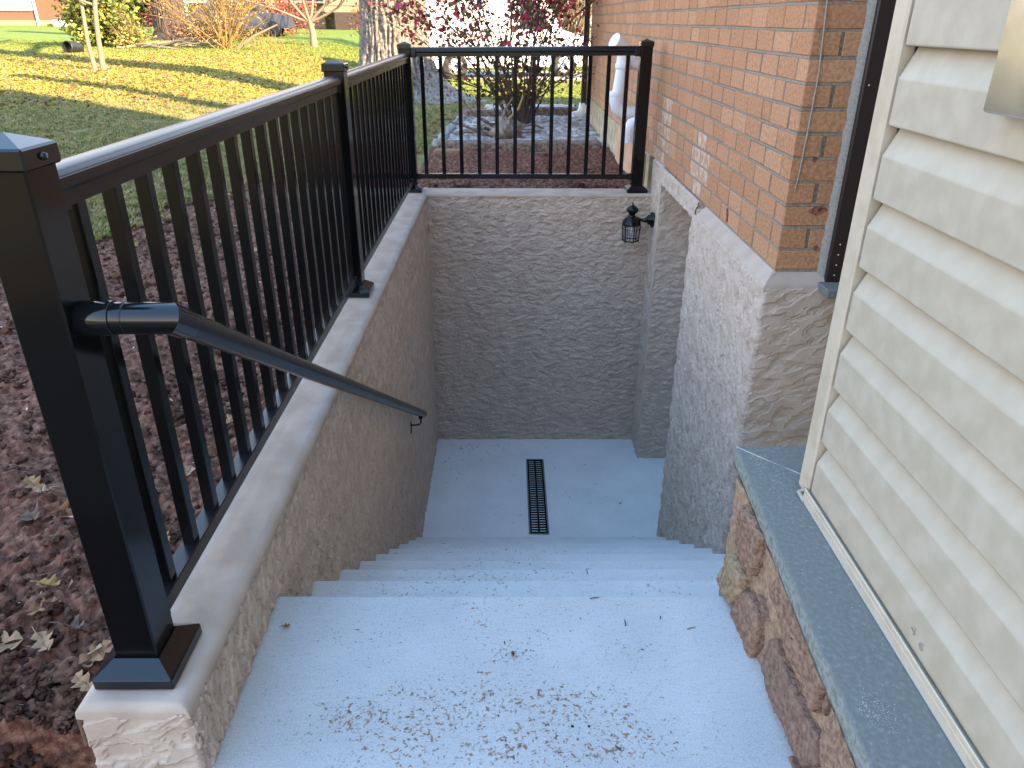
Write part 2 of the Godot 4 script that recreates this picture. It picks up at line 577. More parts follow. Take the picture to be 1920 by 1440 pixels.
# ---------------------------------------------------------------- the well
func build_stairs() -> void:
	var dirt := [[0.0, -1.09, 0.30, 0.10, 0.75], [-0.29, -1.10, 0.12, 0.06, 0.95], [0.011, -1.268, 0.06, 0.04, 0.7], [-0.07, -1.406, 0.06, 0.05, 0.6], [0.29, -1.28, 0.05, 0.05, 0.6], [0.17, -1.12, 0.09, 0.05, 0.75], [-0.05, -1.02, 0.3, 0.07, 0.85], [0.05, -1.35, 0.3, 0.2, 0.36], [-0.35, -1.3, 0.1, 0.06, 0.45], [0.25, -1.03, 0.1, 0.05, 0.7], [-0.1, -1.14, 0.2, 0.06, 0.55]]
	M.landing = concrete(1024, 1024, 1.3, 1.3, -0.62, -1.462, dirt, 201, 0.46)
	var dirt2 := [[0.0, 0.15, 0.35, 0.6, 0.42], [-0.2, 0.5, 0.2, 0.3, 0.45], [0.1, 1.0, 0.3, 0.5, 0.4], [-0.1, 1.6, 0.4, 0.6, 0.38], [-0.35, 0.1, 0.12, 0.2, 0.5], [0.45, 0.3, 0.12, 0.2, 0.4]]
	M.treads = concrete(768, 1024, 1.9, 2.6, -0.62, 0.0, dirt2, 202, 0.54)
	var dirt3 := [[-0.45, -5.22, 0.3, 0.12, 0.42], [-0.35, -4.95, 0.25, 0.15, 0.3], [0.3, -4.5, 0.6, 0.4, 0.18]]
	M.floor = concrete(768, 768, 2.2, 2.2, -0.7, -5.5, dirt3, 203, 0.66)
	var st := thing("concrete_stairs", "pale blue-white concrete stairs with mud-speckled top landing going down into the well", "stairs")
	# landing, then treads: each a slab with an eased nose
	for k in 9:
		var y := -RISE * k
		var z0 := 0.9 if k == 0 else -(F1 + (k - 1) * RUN) - 0.0005
		var z1 := -(F1 + k * RUN)
		var xr := 0.62 if k == 0 else 1.20
		var xl := XL - 0.03
		var m := MB.new()
		var prof := [Vector2(z0, y), Vector2(z1 + 0.010, y), Vector2(z1 + 0.005, y - 0.0012), Vector2(z1 + 0.0015, y - 0.005), Vector2(z1, y - 0.010), Vector2(z1, y - RISE - 0.03)]
		var nu := 60
		var wob := noise(1.0, 300 + k, 3)
		var p := PackedVector3Array()
		var uv := PackedVector2Array()
		var len_ := 0.0
		for j in prof.size():
			if j > 0:
				len_ += prof[j].distance_to(prof[j - 1])
			for i in nu:
				var x := lerpf(xl, xr, float(i) / (nu - 1))
				var e := 0.0025 * wob.get_noise_2d(x * 6.0, 0.0) if j > 0 else 0.0
				p.append(Vector3(x, prof[j].y + e * 0.6, prof[j].x + e))
				if k == 0:
					uv.append(Vector2((x + 0.62) / 1.3, (prof[j].x + 1.462) / 1.3))
				else:
					uv.append(Vector2((x + 0.62) / 1.9, ((k - 1) * 0.31 + minf(len_, 0.31)) / 2.6))
		m.grid(p, nu, prof.size(), Vector3(0, 1, -0.3), uv)
		put("landing" if k == 0 else "step", m.mesh(), M.landing if k == 0 else M.treads, st)
	# crumbs of mud
	var lump := rock(5, 4, 0.35, 77)
	var xf := []
	var cols := []
	rng.seed = 5
	for d in dirt:
		for i in int(15 * d[4]):
			var x: float = d[0] + rng.randfn(0.0, 0.7) * d[2]
			var z: float = d[1] + rng.randfn(0.0, 0.7) * d[3]
			if z < -1.45 or x < XL + 0.01 or x > 0.53:
				continue
			var s := rng.randf_range(0.0007, 0.0018) * (2.2 if rng.randf() < 0.10 else 1.0)
			xf.append(Transform3D(Basis(Vector3.UP, rng.randf() * TAU).scaled(Vector3(s, s * 0.6, s * 0.8)), Vector3(x, s * 0.3, z)))
			cols.append([Color(0.06, 0.032, 0.022), Color(0.12, 0.07, 0.045), Color(0.03, 0.02, 0.016)][rng.randi() % 3])
	for k in range(1, 9):
		for i in 6:
			var s := rng.randf_range(0.0008, 0.0022)
			xf.append(Transform3D(Basis(Vector3.UP, rng.randf() * TAU).scaled(Vector3(s, s * 0.6, s)), Vector3(rng.randf_range(-0.5, 0.6), -RISE * k + s * 0.3, -(F1 + (k - 1 + rng.randf()) * RUN))))
			cols.append(Color(0.07, 0.04, 0.027))
	var cr := many("dirt_crumbs", lump, M.clod, xf, cols)
	tag(cr, "small dark crumbs of mud scattered over the concrete landing and steps", "dirt")
	# dry twigs and needles on treads, floor and landing
	var tw := MB.new()
	for i in 110:
		var x := 0.0
		var y := 0.0
		var z := 0.0
		if i < 75:
			x = rng.randf_range(-0.52, 0.95)
			y = PF
			z = rng.randf_range(-5.3, -3.95)
			if i < 42:
				x = -0.5 + absf(rng.randfn(0, 0.24))
				z = -5.26 + absf(rng.randfn(0, 0.16))
		else:
			var k := rng.randi() % 9
			x = rng.randf_range(-0.5, 0.5)
			y = -RISE * k
			z = -(F1 + (k - rng.randf()) * RUN)
		var a := rng.randf() * TAU
		var l := rng.randf_range(0.006, 0.026)
		var d := Vector3(cos(a), 0, sin(a)) * l
		tw.col = [Color(0.16, 0.085, 0.045), Color(0.26, 0.16, 0.08), Color(0.08, 0.04, 0.03)][rng.randi() % 3]
		tw.tube([Vector3(x, y + 0.0015, z), Vector3(x, y + 0.003, z) + d * 0.5, Vector3(x, y + 0.0015, z) + d], [0.0012, 0.0014, 0.0008], 4, false)
	var to := put("twig_litter", tw.mesh(), M.litter)
	to.set_meta("kind", "stuff")
	tag(to, "dry twigs and needles strewn over the well floor and the steps", "twigs")
	# floor of the well
	var fl := MB.new()
	var p2 := PackedVector3Array()
	var uv2 := PackedVector2Array()
	var wn := noise(1.0, 310, 2)
	for j in 30:
		for i in 30:
			var x := lerpf(XL - 0.03, 1.55, i / 29.0)
			var z := lerpf(-3.7, ZB - 0.03, j / 29.0)
			p2.append(Vector3(x, PF + 0.002 * wn.get_noise_2d(x * 2.0, z * 2.0), z))
			uv2.append(Vector2((x + 0.7) / 2.2, (z + 5.5) / 2.2))
	fl.grid(p2, 30, 30, Vector3.UP, uv2)
	ground_piece("floor", fl.mesh(), M.floor)

func build_drain() -> void:
	var g := thing("channel_drain", "long narrow black grated drain set in the concrete floor of the well", "drain", Vector3(0.213, PF + 0.003, -4.545))
	var m := MB.new()
	var lx := 0.062
	var lz := 0.468
	for s in [-1.0, 1.0]:
		m.box(Vector3(s * (lx + 0.003), 0.002, 0), Vector3(0.006, 0.008, lz * 2.0 + 0.012), 0.001)
		m.box(Vector3(0, 0.002, s * (lz + 0.003)), Vector3(lx * 2.0 - 0.001, 0.008, 0.006), 0.001)
	put("frame", m.mesh(), M.grate_frame, g)
	var b := MB.new()
	b.box(Vector3(0, -0.012, 0), Vector3(lx * 2.0 - 0.002, 0.006, lz * 2.0 - 0.002))
	put("channel_bottom", b.mesh(), M.pipe_black, g)
	var r := MB.new()
	for x in [-0.054, 0.0, 0.054]:
		r.box(Vector3(x, 0.0, 0), Vector3(0.012, 0.008, lz * 2.0 - 0.004), 0.001)
	put("long_bars", r.mesh(), M.grate, g)
	var cb := MB.new()
	for i in 33:
		var z := -lz + 0.014 + i * (lz * 2.0 - 0.028) / 32.0
		for s in [-1.0, 1.0]:
			cb.box(Vector3(s * 0.027, 0.0008, z), Vector3(0.0415, 0.0075, 0.012), 0.001)
	var o := put("cross_bars", cb.mesh(), M.grate, g)
	o.set_meta("kind", "stuff")

func build_walls() -> void:
	stucco_init()
	# left wall
	var lw := thing("left_retaining_wall", "long low beige stucco wall with smooth cap under the left railing", "wall")
	var p := PackedVector3Array()
	var zs := []
	var z := -0.955
	while z > ZB:
		zs.append(z)
		z -= clampf(0.0014 * (-z + 0.6), 0.0026, 0.0070)
	zs.append(ZB)
	var nu := zs.size()
	var nv := 230
	for j in nv:
		for i in nu:
			var zz: float = zs[i]
			var lo := -0.05
			if zz < -F1:
				lo = -RISE * (floorf((-zz - F1) / RUN) + 1.0) - 0.05
			lo = maxf(lo, PF - 0.03)
			# a straight lower edge under the stairs keeps the rows even
			var low2 := maxf(-0.06 - maxf(0.0, (-zz - F1 + RUN)) * RISE / RUN - 0.03, PF - 0.03)
			var f := float(j) / (nv - 1)
			var y := lerpf(minf(lo, low2), WT - 0.025, f)
			var h := stucco(zz, y, 1)
			var e := -0.955 - zz
			if e < 0.012:
				h -= 0.012 * (1.0 - sqrt(maxf(0.0, 1.0 - pow(1.0 - e / 0.012, 2.0))))
			p.append(Vector3(XL + h - 0.003, y, zz))
	var m := MB.new()
	m.grid(p, nu, nv, Vector3.RIGHT)
	put("stucco_face", m.mesh(), M.stucco, lw)
	put("end_face", stucco_face(Vector3(XO, -0.25, -0.958), Vector3.RIGHT, XL - XO, Vector3.UP, WT + 0.25 - 0.018, Vector3.BACK, 0.0028, 3, 0.012, 0.012).mesh(), M.stucco, lw)
	var core := MB.new()
	core.box(Vector3((XL + XO) / 2 - 0.002, -0.92, (-0.965 + ZB - 0.2) / 2), Vector3(0.19, 2.2, absf(ZB - 0.2 + 0.965)), 0.005)
	put("wall_core", core.mesh(), M.stucco, lw)
	var cp := coping(Vector3(XO - 0.002, WT, -0.951), Vector3.FORWARD, -ZB - 0.951 + 0.198, Vector3.RIGHT, XL - XO + 0.005, 401, 0.035, 0.022, 0.016)
	put("cap", cp.mesh(), M.cap, lw)
	# back wall
	var bw := thing("back_retaining_wall", "taupe stucco wall with sideways trowel ridges closing the far end of the well", "wall")
	put("stucco_face", stucco_face(Vector3(XL - 0.01, PF - 0.03, ZB - 0.003), Vector3.RIGHT, 1.03 - XL, Vector3.UP, WT - 0.025 - PF + 0.03, Vector3.BACK, 0.0040, 0).mesh(), M.stucco, bw)
	var bc := MB.new()
	bc.box(Vector3((XL + 1.06) / 2, -0.92, ZB - 0.106), Vector3(1.06 - XL, 2.2, 0.19), 0.0)
	put("wall_core", bc.mesh(), M.stucco, bw)
	put("cap", coping(Vector3(XL - 0.01, WT + 0.0005, ZB - 0.199), Vector3.RIGHT, 1.04 - XL, Vector3.BACK, 0.202, 402, 0.03, 0.018).mesh(), M.cap, bw)
	# pier, lintel, pilaster under the house wall
	var pr := thing("stucco_pier", "light stucco foundation wall with slanted trowel drags and doorway under the brickwork", "wall")
	put("stair_face", stucco_face(Vector3(PX + 0.003, PF - 0.02, PZ), Vector3.FORWARD, 4.02 + PZ, Vector3.UP, 0.372 - PF + 0.02, Vector3.LEFT, 0.0042, 2, 0.015, 0.02, 0.012).mesh(), M.stucco, pr)
	put("near_face", stucco_face(Vector3(PX, -1.45, PZ - 0.003), Vector3.RIGHT, 0.9, Vector3.UP, 0.372 + 1.45, Vector3.BACK, 0.0036, 3, 0.015, 0.0, 0.012, 3.3).mesh(), M.stucco, pr)
	var pc := MB.new()
	pc.box(Vector3((PX + 0.008 + 2.59) / 2, (PF - 0.05 + 0.36) / 2, (PZ - 0.008 - 4.02) / 2), Vector3(2.59 - PX - 0.008, 0.36 - PF + 0.05, 4.02 + PZ - 0.008), 0.01)
	put("wall_core", pc.mesh(), M.stucco, pr)
	var lg := MB.new()   # smooth bevelled ledge under the lowest course
	var lp := PackedVector3Array()
	var ln := noise(1.0, 420, 2)
	for i in 70:
		var s := i / 69.0
		var w := 0.0022 * ln.get_noise_1d(s * 5.0)
		var zz := lerpf(PZ - 0.004, -3.93, s)
		var zi := lerpf(BZ - 0.004, -3.93, s)
		lp.append(Vector3(PX + 0.000, 0.352 + 2.0 * w, zz))
		lp.append(Vector3(PX + 0.002, 0.374 + w, zz))
		lp.append(Vector3(PX + 0.010, 0.386 + w, lerpf(zz, zi, 0.15)))
		lp.append(Vector3(BX + 0.012, BY + 0.004, zi))
	lg.grid(lp, 4, 70, Vector3(-1, 1, 0))
	var lp2 := PackedVector3Array()
	for i in 40:
		var s := i / 39.0
		var w := 0.002 * ln.get_noise_1d(s * 5.0 + 40.0)
		var xx := lerpf(PX + 0.001, 2.58, s)
		var xi := lerpf(BX + 0.002, 2.58, s)
		lp2.append(Vector3(xx, 0.352 + 2.0 * w, PZ))
		lp2.append(Vector3(xx, 0.374 + w, PZ - 0.002))
		lp2.append(Vector3(lerpf(xx, xi, 0.15), 0.386 + w, PZ - 0.009))
		lp2.append(Vector3(xi, BY + 0.004, BZ - 0.012))
	lg.grid(lp2, 4, 40, Vector3(0, 1, 1))
	lg.box(Vector3(PX + 0.03, 0.385, -3.937), Vector3(0.055, 0.05, 0.014), 0.006)
	put("ledge", lg.mesh(), M.cap, pr)
	# lintel over the doorway
	var li := stucco_face(Vector3(PX + 0.022, 0.335, -4.0), Vector3.FORWARD, 1.06, Vector3.UP, 0.10, Vector3.LEFT, 0.004, 2, 0.0, 0.0, 0.012, 7.7)
	put("lintel_face", li.mesh(), M.stucco, pr)
	var lb := MB.new()
	lb.box(Vector3((PX + 0.028 + 1.5) / 2, 0.378, -4.535), Vector3(1.5 - PX - 0.028, 0.088, 1.05), 0.004)
	put("lintel", lb.mesh(), M.stucco, pr)
	# pilaster at the back corner
	var px := 1.02
	put("pilaster_face", stucco_face(Vector3(px + 0.003, PF - 0.02, -5.05), Vector3.FORWARD, -ZB - 5.05 + 0.01, Vector3.UP, 0.41 - PF + 0.02, Vector3.LEFT, 0.005, 1, 0.01, 0.0, 0.0, 5.0).mesh(), M.stucco, pr)
	put("pilaster_side", stucco_face(Vector3(px, PF - 0.02, -5.053), Vector3.RIGHT, 0.45, Vector3.UP, 0.36 - PF + 0.02, Vector3.BACK, 0.0056, 0, 0.01, 0.0, 0.0, 2.0).mesh(), M.stucco, pr)
	var pb := MB.new()
	pb.box(Vector3((px + 0.008 + 1.5) / 2, (PF - 0.05 + 0.41) / 2, (-5.06 + ZB - 0.11) / 2), Vector3(1.5 - px - 0.008, 0.41 - PF + 0.05, -ZB + 0.11 - 5.06), 0.004)
	put("pilaster_core", pb.mesh(), M.stucco, pr)
	var bead := MB.new()
	bead.tube([Vector3(px + 0.004, PF, -5.052), Vector3(px + 0.003, -0.8, -5.051), Vector3(px + 0.002, 0.33, -5.052)], [0.005, 0.0055, 0.005], 8)
	put("corner_bead", bead.mesh(), M.stucco, pr)
	var pl := MB.new()
	pl.box(Vector3(px + 0.012, 0.425, -5.2), Vector3(0.044, 0.03, 0.31), 0.01)
	put("pilaster_ledge", pl.mesh(), M.cap, pr)
	var dr := MB.new()
	dr.box(Vector3(1.46, (PF + 0.33) / 2, -4.535), Vector3(0.05, 0.33 - PF, 1.03), 0.004)
	for k in 2:
		dr.box(Vector3(1.432, PF + 0.55 + k * 0.95, -4.535), Vector3(0.012, 0.7, 0.7), 0.005)
	put("basement_door", dr.mesh(), M.white_paint, pr)

# ---------------------------------------------------------------- railing
func bar(a: Vector3, b: Vector3, wx: float, wy: float, bv := 0.002) -> MB:
	var m := MB.new()
	m.box((a + b) * 0.5, Vector3(maxf(absf(a.x - b.x), wx), maxf(absf(a.y - b.y), wy), maxf(absf(a.z - b.z), wx)), bv)
	return m

func top_rail(a: Vector3, b: Vector3) -> MB:
	# rounded bread-loaf top over a narrower channel
	var d := (b - a).normalized()
	var s := d.cross(Vector3.UP).normalized()
	var prof := [Vector2(0.021, -0.058), Vector2(0.021, -0.036), Vector2(0.0225, -0.032), Vector2(0.030, -0.031), Vector2(0.0315, -0.028), Vector2(0.0315, -0.018), Vector2(0.030, -0.0135)]
	for k in 9:
		var t := PI * k / 8.0
		prof.append(Vector2(0.0285 * cos(t), -0.012 + 0.0125 * sin(t)))
	for k in range(6, -1, -1):
		prof.append(Vector2(-prof[k].x, prof[k].y))
	prof.append(prof[0])
	var p := PackedVector3Array()
	for e in [a, b]:
		for q in prof:
			p.append(e + s * q.x + Vector3.UP * q.y)
	# flat pieces stay crisp: one quad per facet except over the rounded top
	var m := MB.new()
	var nu := prof.size()
	for i in nu - 1:
		var mid: Vector2 = (prof[i] + prof[i + 1]) * 0.5
		var hint := s * mid.x + Vector3.UP * (mid.y + 0.026)
		if i >= 6 and i < 16:
			continue
		m.quad(p[i], p[i + 1], p[nu + i + 1], p[nu + i], hint)
	var g := PackedVector3Array()
	for e in [a, b]:
		for i in range(6, 17):
			g.append(e + s * prof[i].x + Vector3.UP * prof[i].y)
	m.grid(g, 11, 2, Vector3.UP)
	return m

func post(root: Node3D, x: float, z: float, top: float, screw: Array) -> void:
	var h := top - WT
	var m := MB.new()
	m.box(Vector3(x, WT + h / 2, z), Vector3(0.078, h, 0.078), 0.003)
	var po := put("post", m.mesh(), M.black, root)
	var b := MB.new()   # base cover: square skirt with sloped shoulders
	var r0 := 0.0725
	var r1 := 0.041
	b.box(Vector3(x, WT + 0.0125 + 0.001, z), Vector3(r0 * 2, 0.025, r0 * 2), 0.003)
	for k in 4:
		var a := [Vector3(-1, 0, 1), Vector3(1, 0, 1), Vector3(1, 0, -1), Vector3(-1, 0, -1)]
		var u: Vector3 = a[k]
		var w: Vector3 = a[(k + 1) % 4]
		var c := Vector3(x, WT + 0.026, z)
		var up := Vector3(0, 0.022, 0)
		b.quad(c + u * (r0 - 0.002), c + w * (r0 - 0.002), c + w * r1 + up, c + u * r1 + up, u + w + Vector3.UP)
	put("base_cover", b.mesh(), M.gloss, po)
	var c2 := MB.new()   # pyramid cap
	c2.box(Vector3(x, top + 0.004, z), Vector3(0.090, 0.030, 0.090), 0.003)
	for k in 4:
		var a := [Vector3(-1, 0, 1), Vector3(1, 0, 1), Vector3(1, 0, -1), Vector3(-1, 0, -1)]
		var u: Vector3 = a[k]
		var w: Vector3 = a[(k + 1) % 4]
		var c := Vector3(x, top + 0.0192, z)
		c2.tri(c + u * 0.042, c + w * 0.042, c + Vector3(0, 0.016, 0), u + w + Vector3.UP)
	put("post_cap", c2.mesh(), M.gloss, po)
	var sc := MB.new()
	for q in screw:
		sc.lathe([[0.0, 0.006], [0.004, 0.0055], [0.0055, 0.003], [0.006, 0.0]], Vector3(x, top + 0.004, z) + q * 0.0452, 10, Basis(Quaternion(Vector3.UP, q)))
	if screw.size():
		put("cap_screw", sc.mesh(), M.gloss, po)

func build_railing() -> void:
	var r := thing("railing", "black metal railing with square posts running along the left wall and across the back wall", "railing")
	var xs := -0.68
	var pz := [-1.06, -3.205, -5.43]
	post(r, xs, pz[0], 1.125, [Vector3.RIGHT])
	post(r, xs, pz[1], 1.125, [Vector3.RIGHT])
	post(r, xs, pz[2], 1.135, [])
	post(r, 0.918, pz[2], 1.155, [])
	var bal := bar(Vector3(0, 0.282, 0), Vector3(0, 1.05, 0), 0.0255, 0.1, 0.0015).mesh()
	for k in 2:
		var a := Vector3(xs, 1.102, pz[k] - 0.039)
		var b := Vector3(xs, 1.102, pz[k + 1] + 0.039)
		put("top_rail", top_rail(a, b).mesh(), M.satin, r)
		var bt := MB.new()
		bt.box(Vector3(xs, 0.272, (a.z + b.z) / 2), Vector3(0.040, 0.034, absf(a.z - b.z) - 0.001), 0.002)
		put("bottom_rail", bt.mesh(), M.satin, r)
		for e in [a.z, b.z]:
			var s := -1.0 if e == a.z else 1.0
			var br := MB.new()
			br.box(Vector3(xs, 1.0615, e + s * 0.018), Vector3(0.052, 0.050, 0.0355), 0.004)
			put("rail_bracket", br.mesh(), M.satin, r)
			var b2 := MB.new()
			b2.box(Vector3(xs, 0.272, e + s * 0.014), Vector3(0.048, 0.041, 0.0275), 0.003)
			put("rail_bracket", b2.mesh(), M.satin, r)
		var z0: float = pz[k] - 0.125
		for i in (17 if k == 0 else 18):
			var z := z0 - 0.1225 * i
			if z < b.z + 0.02:
				break
			var o := put("baluster", bal, M.black, r)
			o.position = Vector3(xs, 0, z)
	var ya := 1.135
	var a2 := Vector3(xs + 0.039, ya, pz[2])
	var b3 := Vector3(0.918 - 0.039, ya + 0.012, pz[2])
	put("top_rail", top_rail(a2, b3).mesh(), M.satin, r)
	var bb := MB.new()
	bb.box(Vector3((a2.x + b3.x) / 2, 0.302, pz[2]), Vector3(b3.x - a2.x - 0.001, 0.034, 0.040), 0.002)
	put("bottom_rail", bb.mesh(), M.satin, r)
	for e in [a2, b3]:
		var s := 1.0 if e == a2 else -1.0
		var br := MB.new()
		br.box(Vector3(e.x + s * 0.018, e.y - 0.035, pz[2]), Vector3(0.0355, 0.056, 0.070), 0.004)
		put("rail_bracket", br.mesh(), M.satin, r)
		var b2 := MB.new()
		b2.box(Vector3(e.x + s * 0.014, 0.302, pz[2]), Vector3(0.0275, 0.041, 0.048), 0.003)
		put("rail_bracket", b2.mesh(), M.satin, r)
	var bal2 := bar(Vector3(0, 0.3, 0), Vector3(0, 1.09, 0), 0.0255, 0.1, 0.0015).mesh()
	for i in 12:
		var o := put("baluster", bal2, M.black, r)
		o.position = Vector3(-0.572 + 0.1248 * i, 0, pz[2])

func build_handrail() -> void:
	var h := thing("handrail", "round black handrail tube sloping down the stairs from the nearest post to the wall", "handrail")
	var a := Vector3(-0.6405, 0.893, -1.06)
	var f := Vector3(-0.508, 0.893, -1.06)
	var d := Vector3(0, -0.592, -1).normalized()
	var r := 0.0225
	var m := MB.new()
	m.lathe([[0.0, 0.0], [0.0265, 0.0], [0.0268, 0.05], [0.0255, 0.0505]], a, 28, Basis(Quaternion(Vector3.UP, Vector3.RIGHT)))
	put("collar", m.mesh(), M.gloss, h)
	var k := MB.new()
	k.lathe([[0.0225, 0.046], [0.0245, 0.0505], [0.0245, 0.068], [0.0232, 0.0685], [0.0232, 0.070], [0.0245, 0.0705]], a, 32, Basis(Quaternion(Vector3.UP, Vector3.RIGHT)))
	var el := MB.new()
	var nb := (Vector3.RIGHT + d).normalized()
	var p1 := PackedVector3Array()
	var p2 := PackedVector3Array()
	for row in 2:
		for i in 33:
			var ang := TAU * i / 32.0
			var o := Vector3(0, cos(ang), sin(ang)) * 0.0245
			var mt := f + o - Vector3.RIGHT * (o.dot(nb) / nb.x)
			p1.append(Vector3(a.x + 0.0705, a.y + o.y, a.z + o.z) if row == 0 else mt)
			p2.append(mt if row == 0 else mt + d * (0.05 - (mt - f).dot(d)))
	k.grid(p1, 33, 2, Vector3.ZERO, PackedVector2Array(), PackedColorArray(), true)
	el.grid(p2, 33, 2, Vector3.ZERO, PackedVector2Array(), PackedColorArray(), true)
	put("sleeve", k.mesh(), M.gloss, h)
	el.lathe([[0.0245, 0.0], [0.0245, 0.002], [0.0236, 0.0035], [0.0225, 0.0038]], f + d * 0.05, 32, Basis(Quaternion(Vector3.UP, d)))
	put("elbow", el.mesh(), M.gloss, h)
	var t := MB.new()
	var end := f + d * 3.40
	t.tube([f + d * 0.05, f + d * 1.2, end], [r, r, r], 28)
	t.lathe([[r, 0.0], [r * 0.92, 0.006], [r * 0.6, 0.010], [0.0, 0.0115]], end, 20, Basis(Quaternion(Vector3.UP, d)))
	put("tube", t.mesh(), M.satin, h)
	var bk := MB.new()
	var bp := f + d * 3.26
	bk.tube([bp + Vector3(0, -0.022, 0), bp + Vector3(0, -0.062, 0), bp + Vector3(-0.012, -0.078, 0.0), bp + Vector3(-0.06, -0.082, 0.0)], [0.005, 0.005, 0.005, 0.005], 8)
	bk.box(Vector3(XL + 0.004, bp.y - 0.095, bp.z), Vector3(0.006, 0.075, 0.028), 0.002)
	bk.box(bp + Vector3(0, -0.024, 0), Vector3(0.022, 0.005, 0.05), 0.001)
	put("wall_bracket", bk.mesh(), M.satin, h)

func build_lantern() -> void:
	var c := Vector3(0.868, 0.045, -5.21)
	var l := thing("wall_lantern", "small black wall lantern with glazed cage hanging by the stucco pilaster", "lantern", c)
	var pl := MB.new()
	pl.lathe([[0.0, 0.045], [0.022, 0.044], [0.034, 0.036], [0.036, 0.022], [0.050, 0.018], [0.054, 0.006], [0.054, -0.002]], Vector3(0.150, 0.0, 0), 20, Basis(Quaternion(Vector3.UP, Vector3.LEFT)))
	put("back_plate", pl.mesh(), M.black, l)
	var ar := MB.new()
	ar.tube([Vector3(0.11, 0, 0), Vector3(0.085, -0.006, 0), Vector3(0.06, 0.0, 0), Vector3(0.03, 0.008, 0)], [0.024, 0.013, 0.010, 0.014], 12)
	put("arm", ar.mesh(), M.black, l)
	var top := MB.new()
	top.lathe([[0.064, -0.036], [0.067, -0.030], [0.062, -0.012], [0.050, 0.006], [0.032, 0.020], [0.021, 0.028], [0.022, 0.040], [0.036, 0.056], [0.042, 0.068], [0.038, 0.082], [0.022, 0.094], [0.010, 0.100], [0.005, 0.108], [0.006, 0.114], [0.0, 0.124]], Vector3.ZERO, 20)
	put("roof_cap", top.mesh(), M.black, l)
	var bulb := MB.new()
	bulb.lathe([[0.0, -0.04], [0.010, -0.045], [0.010, -0.075], [0.007, -0.085], [0.0, -0.095]], Vector3.ZERO, 10)
	put("bulb", bulb.mesh(), M.pvc, l)
	var cage := MB.new()
	var gl := MB.new()
	for k in 6:
		var a0 := TAU * k / 6.0 + 0.3
		var a1 := TAU * (k + 1) / 6.0 + 0.3
		var t0 := Vector3(cos(a0) * 0.062, -0.032, sin(a0) * 0.062)
		var t1 := Vector3(cos(a1) * 0.062, -0.032, sin(a1) * 0.062)
		var b0 := Vector3(cos(a0) * 0.056, -0.146, sin(a0) * 0.056)
		var b1 := Vector3(cos(a1) * 0.056, -0.146, sin(a1) * 0.056)
		cage.tube([t0, b0, b0 + Vector3(0, -0.008, 0)], [0.0042, 0.0042, 0.0035], 6)
		cage.tube([t0, t1], [0.005, 0.005], 6)
		cage.tube([b0, b1], [0.0048, 0.0048], 6)
		cage.tube([t0.lerp(b0, 0.3), t1.lerp(b1, 0.3)], [0.0018, 0.0018], 5)
		cage.tube([t0.lerp(b0, 0.78), t1.lerp(b1, 0.78)], [0.0018, 0.0018], 5)
		cage.tube([(t0 + t1) * 0.5, (b0 + b1) * 0.5], [0.0016, 0.0016], 5)
		gl.quad(t0 * 0.94 + Vector3(0, -0.002, 0), t1 * 0.94 + Vector3(0, -0.002, 0), b1 * Vector3(0.94, 1, 0.94), b0 * Vector3(0.94, 1, 0.94), t0 + t1)
	put("cage", cage.mesh(), M.black, l)
	put("glass_panes", gl.mesh(), M.glass, l)

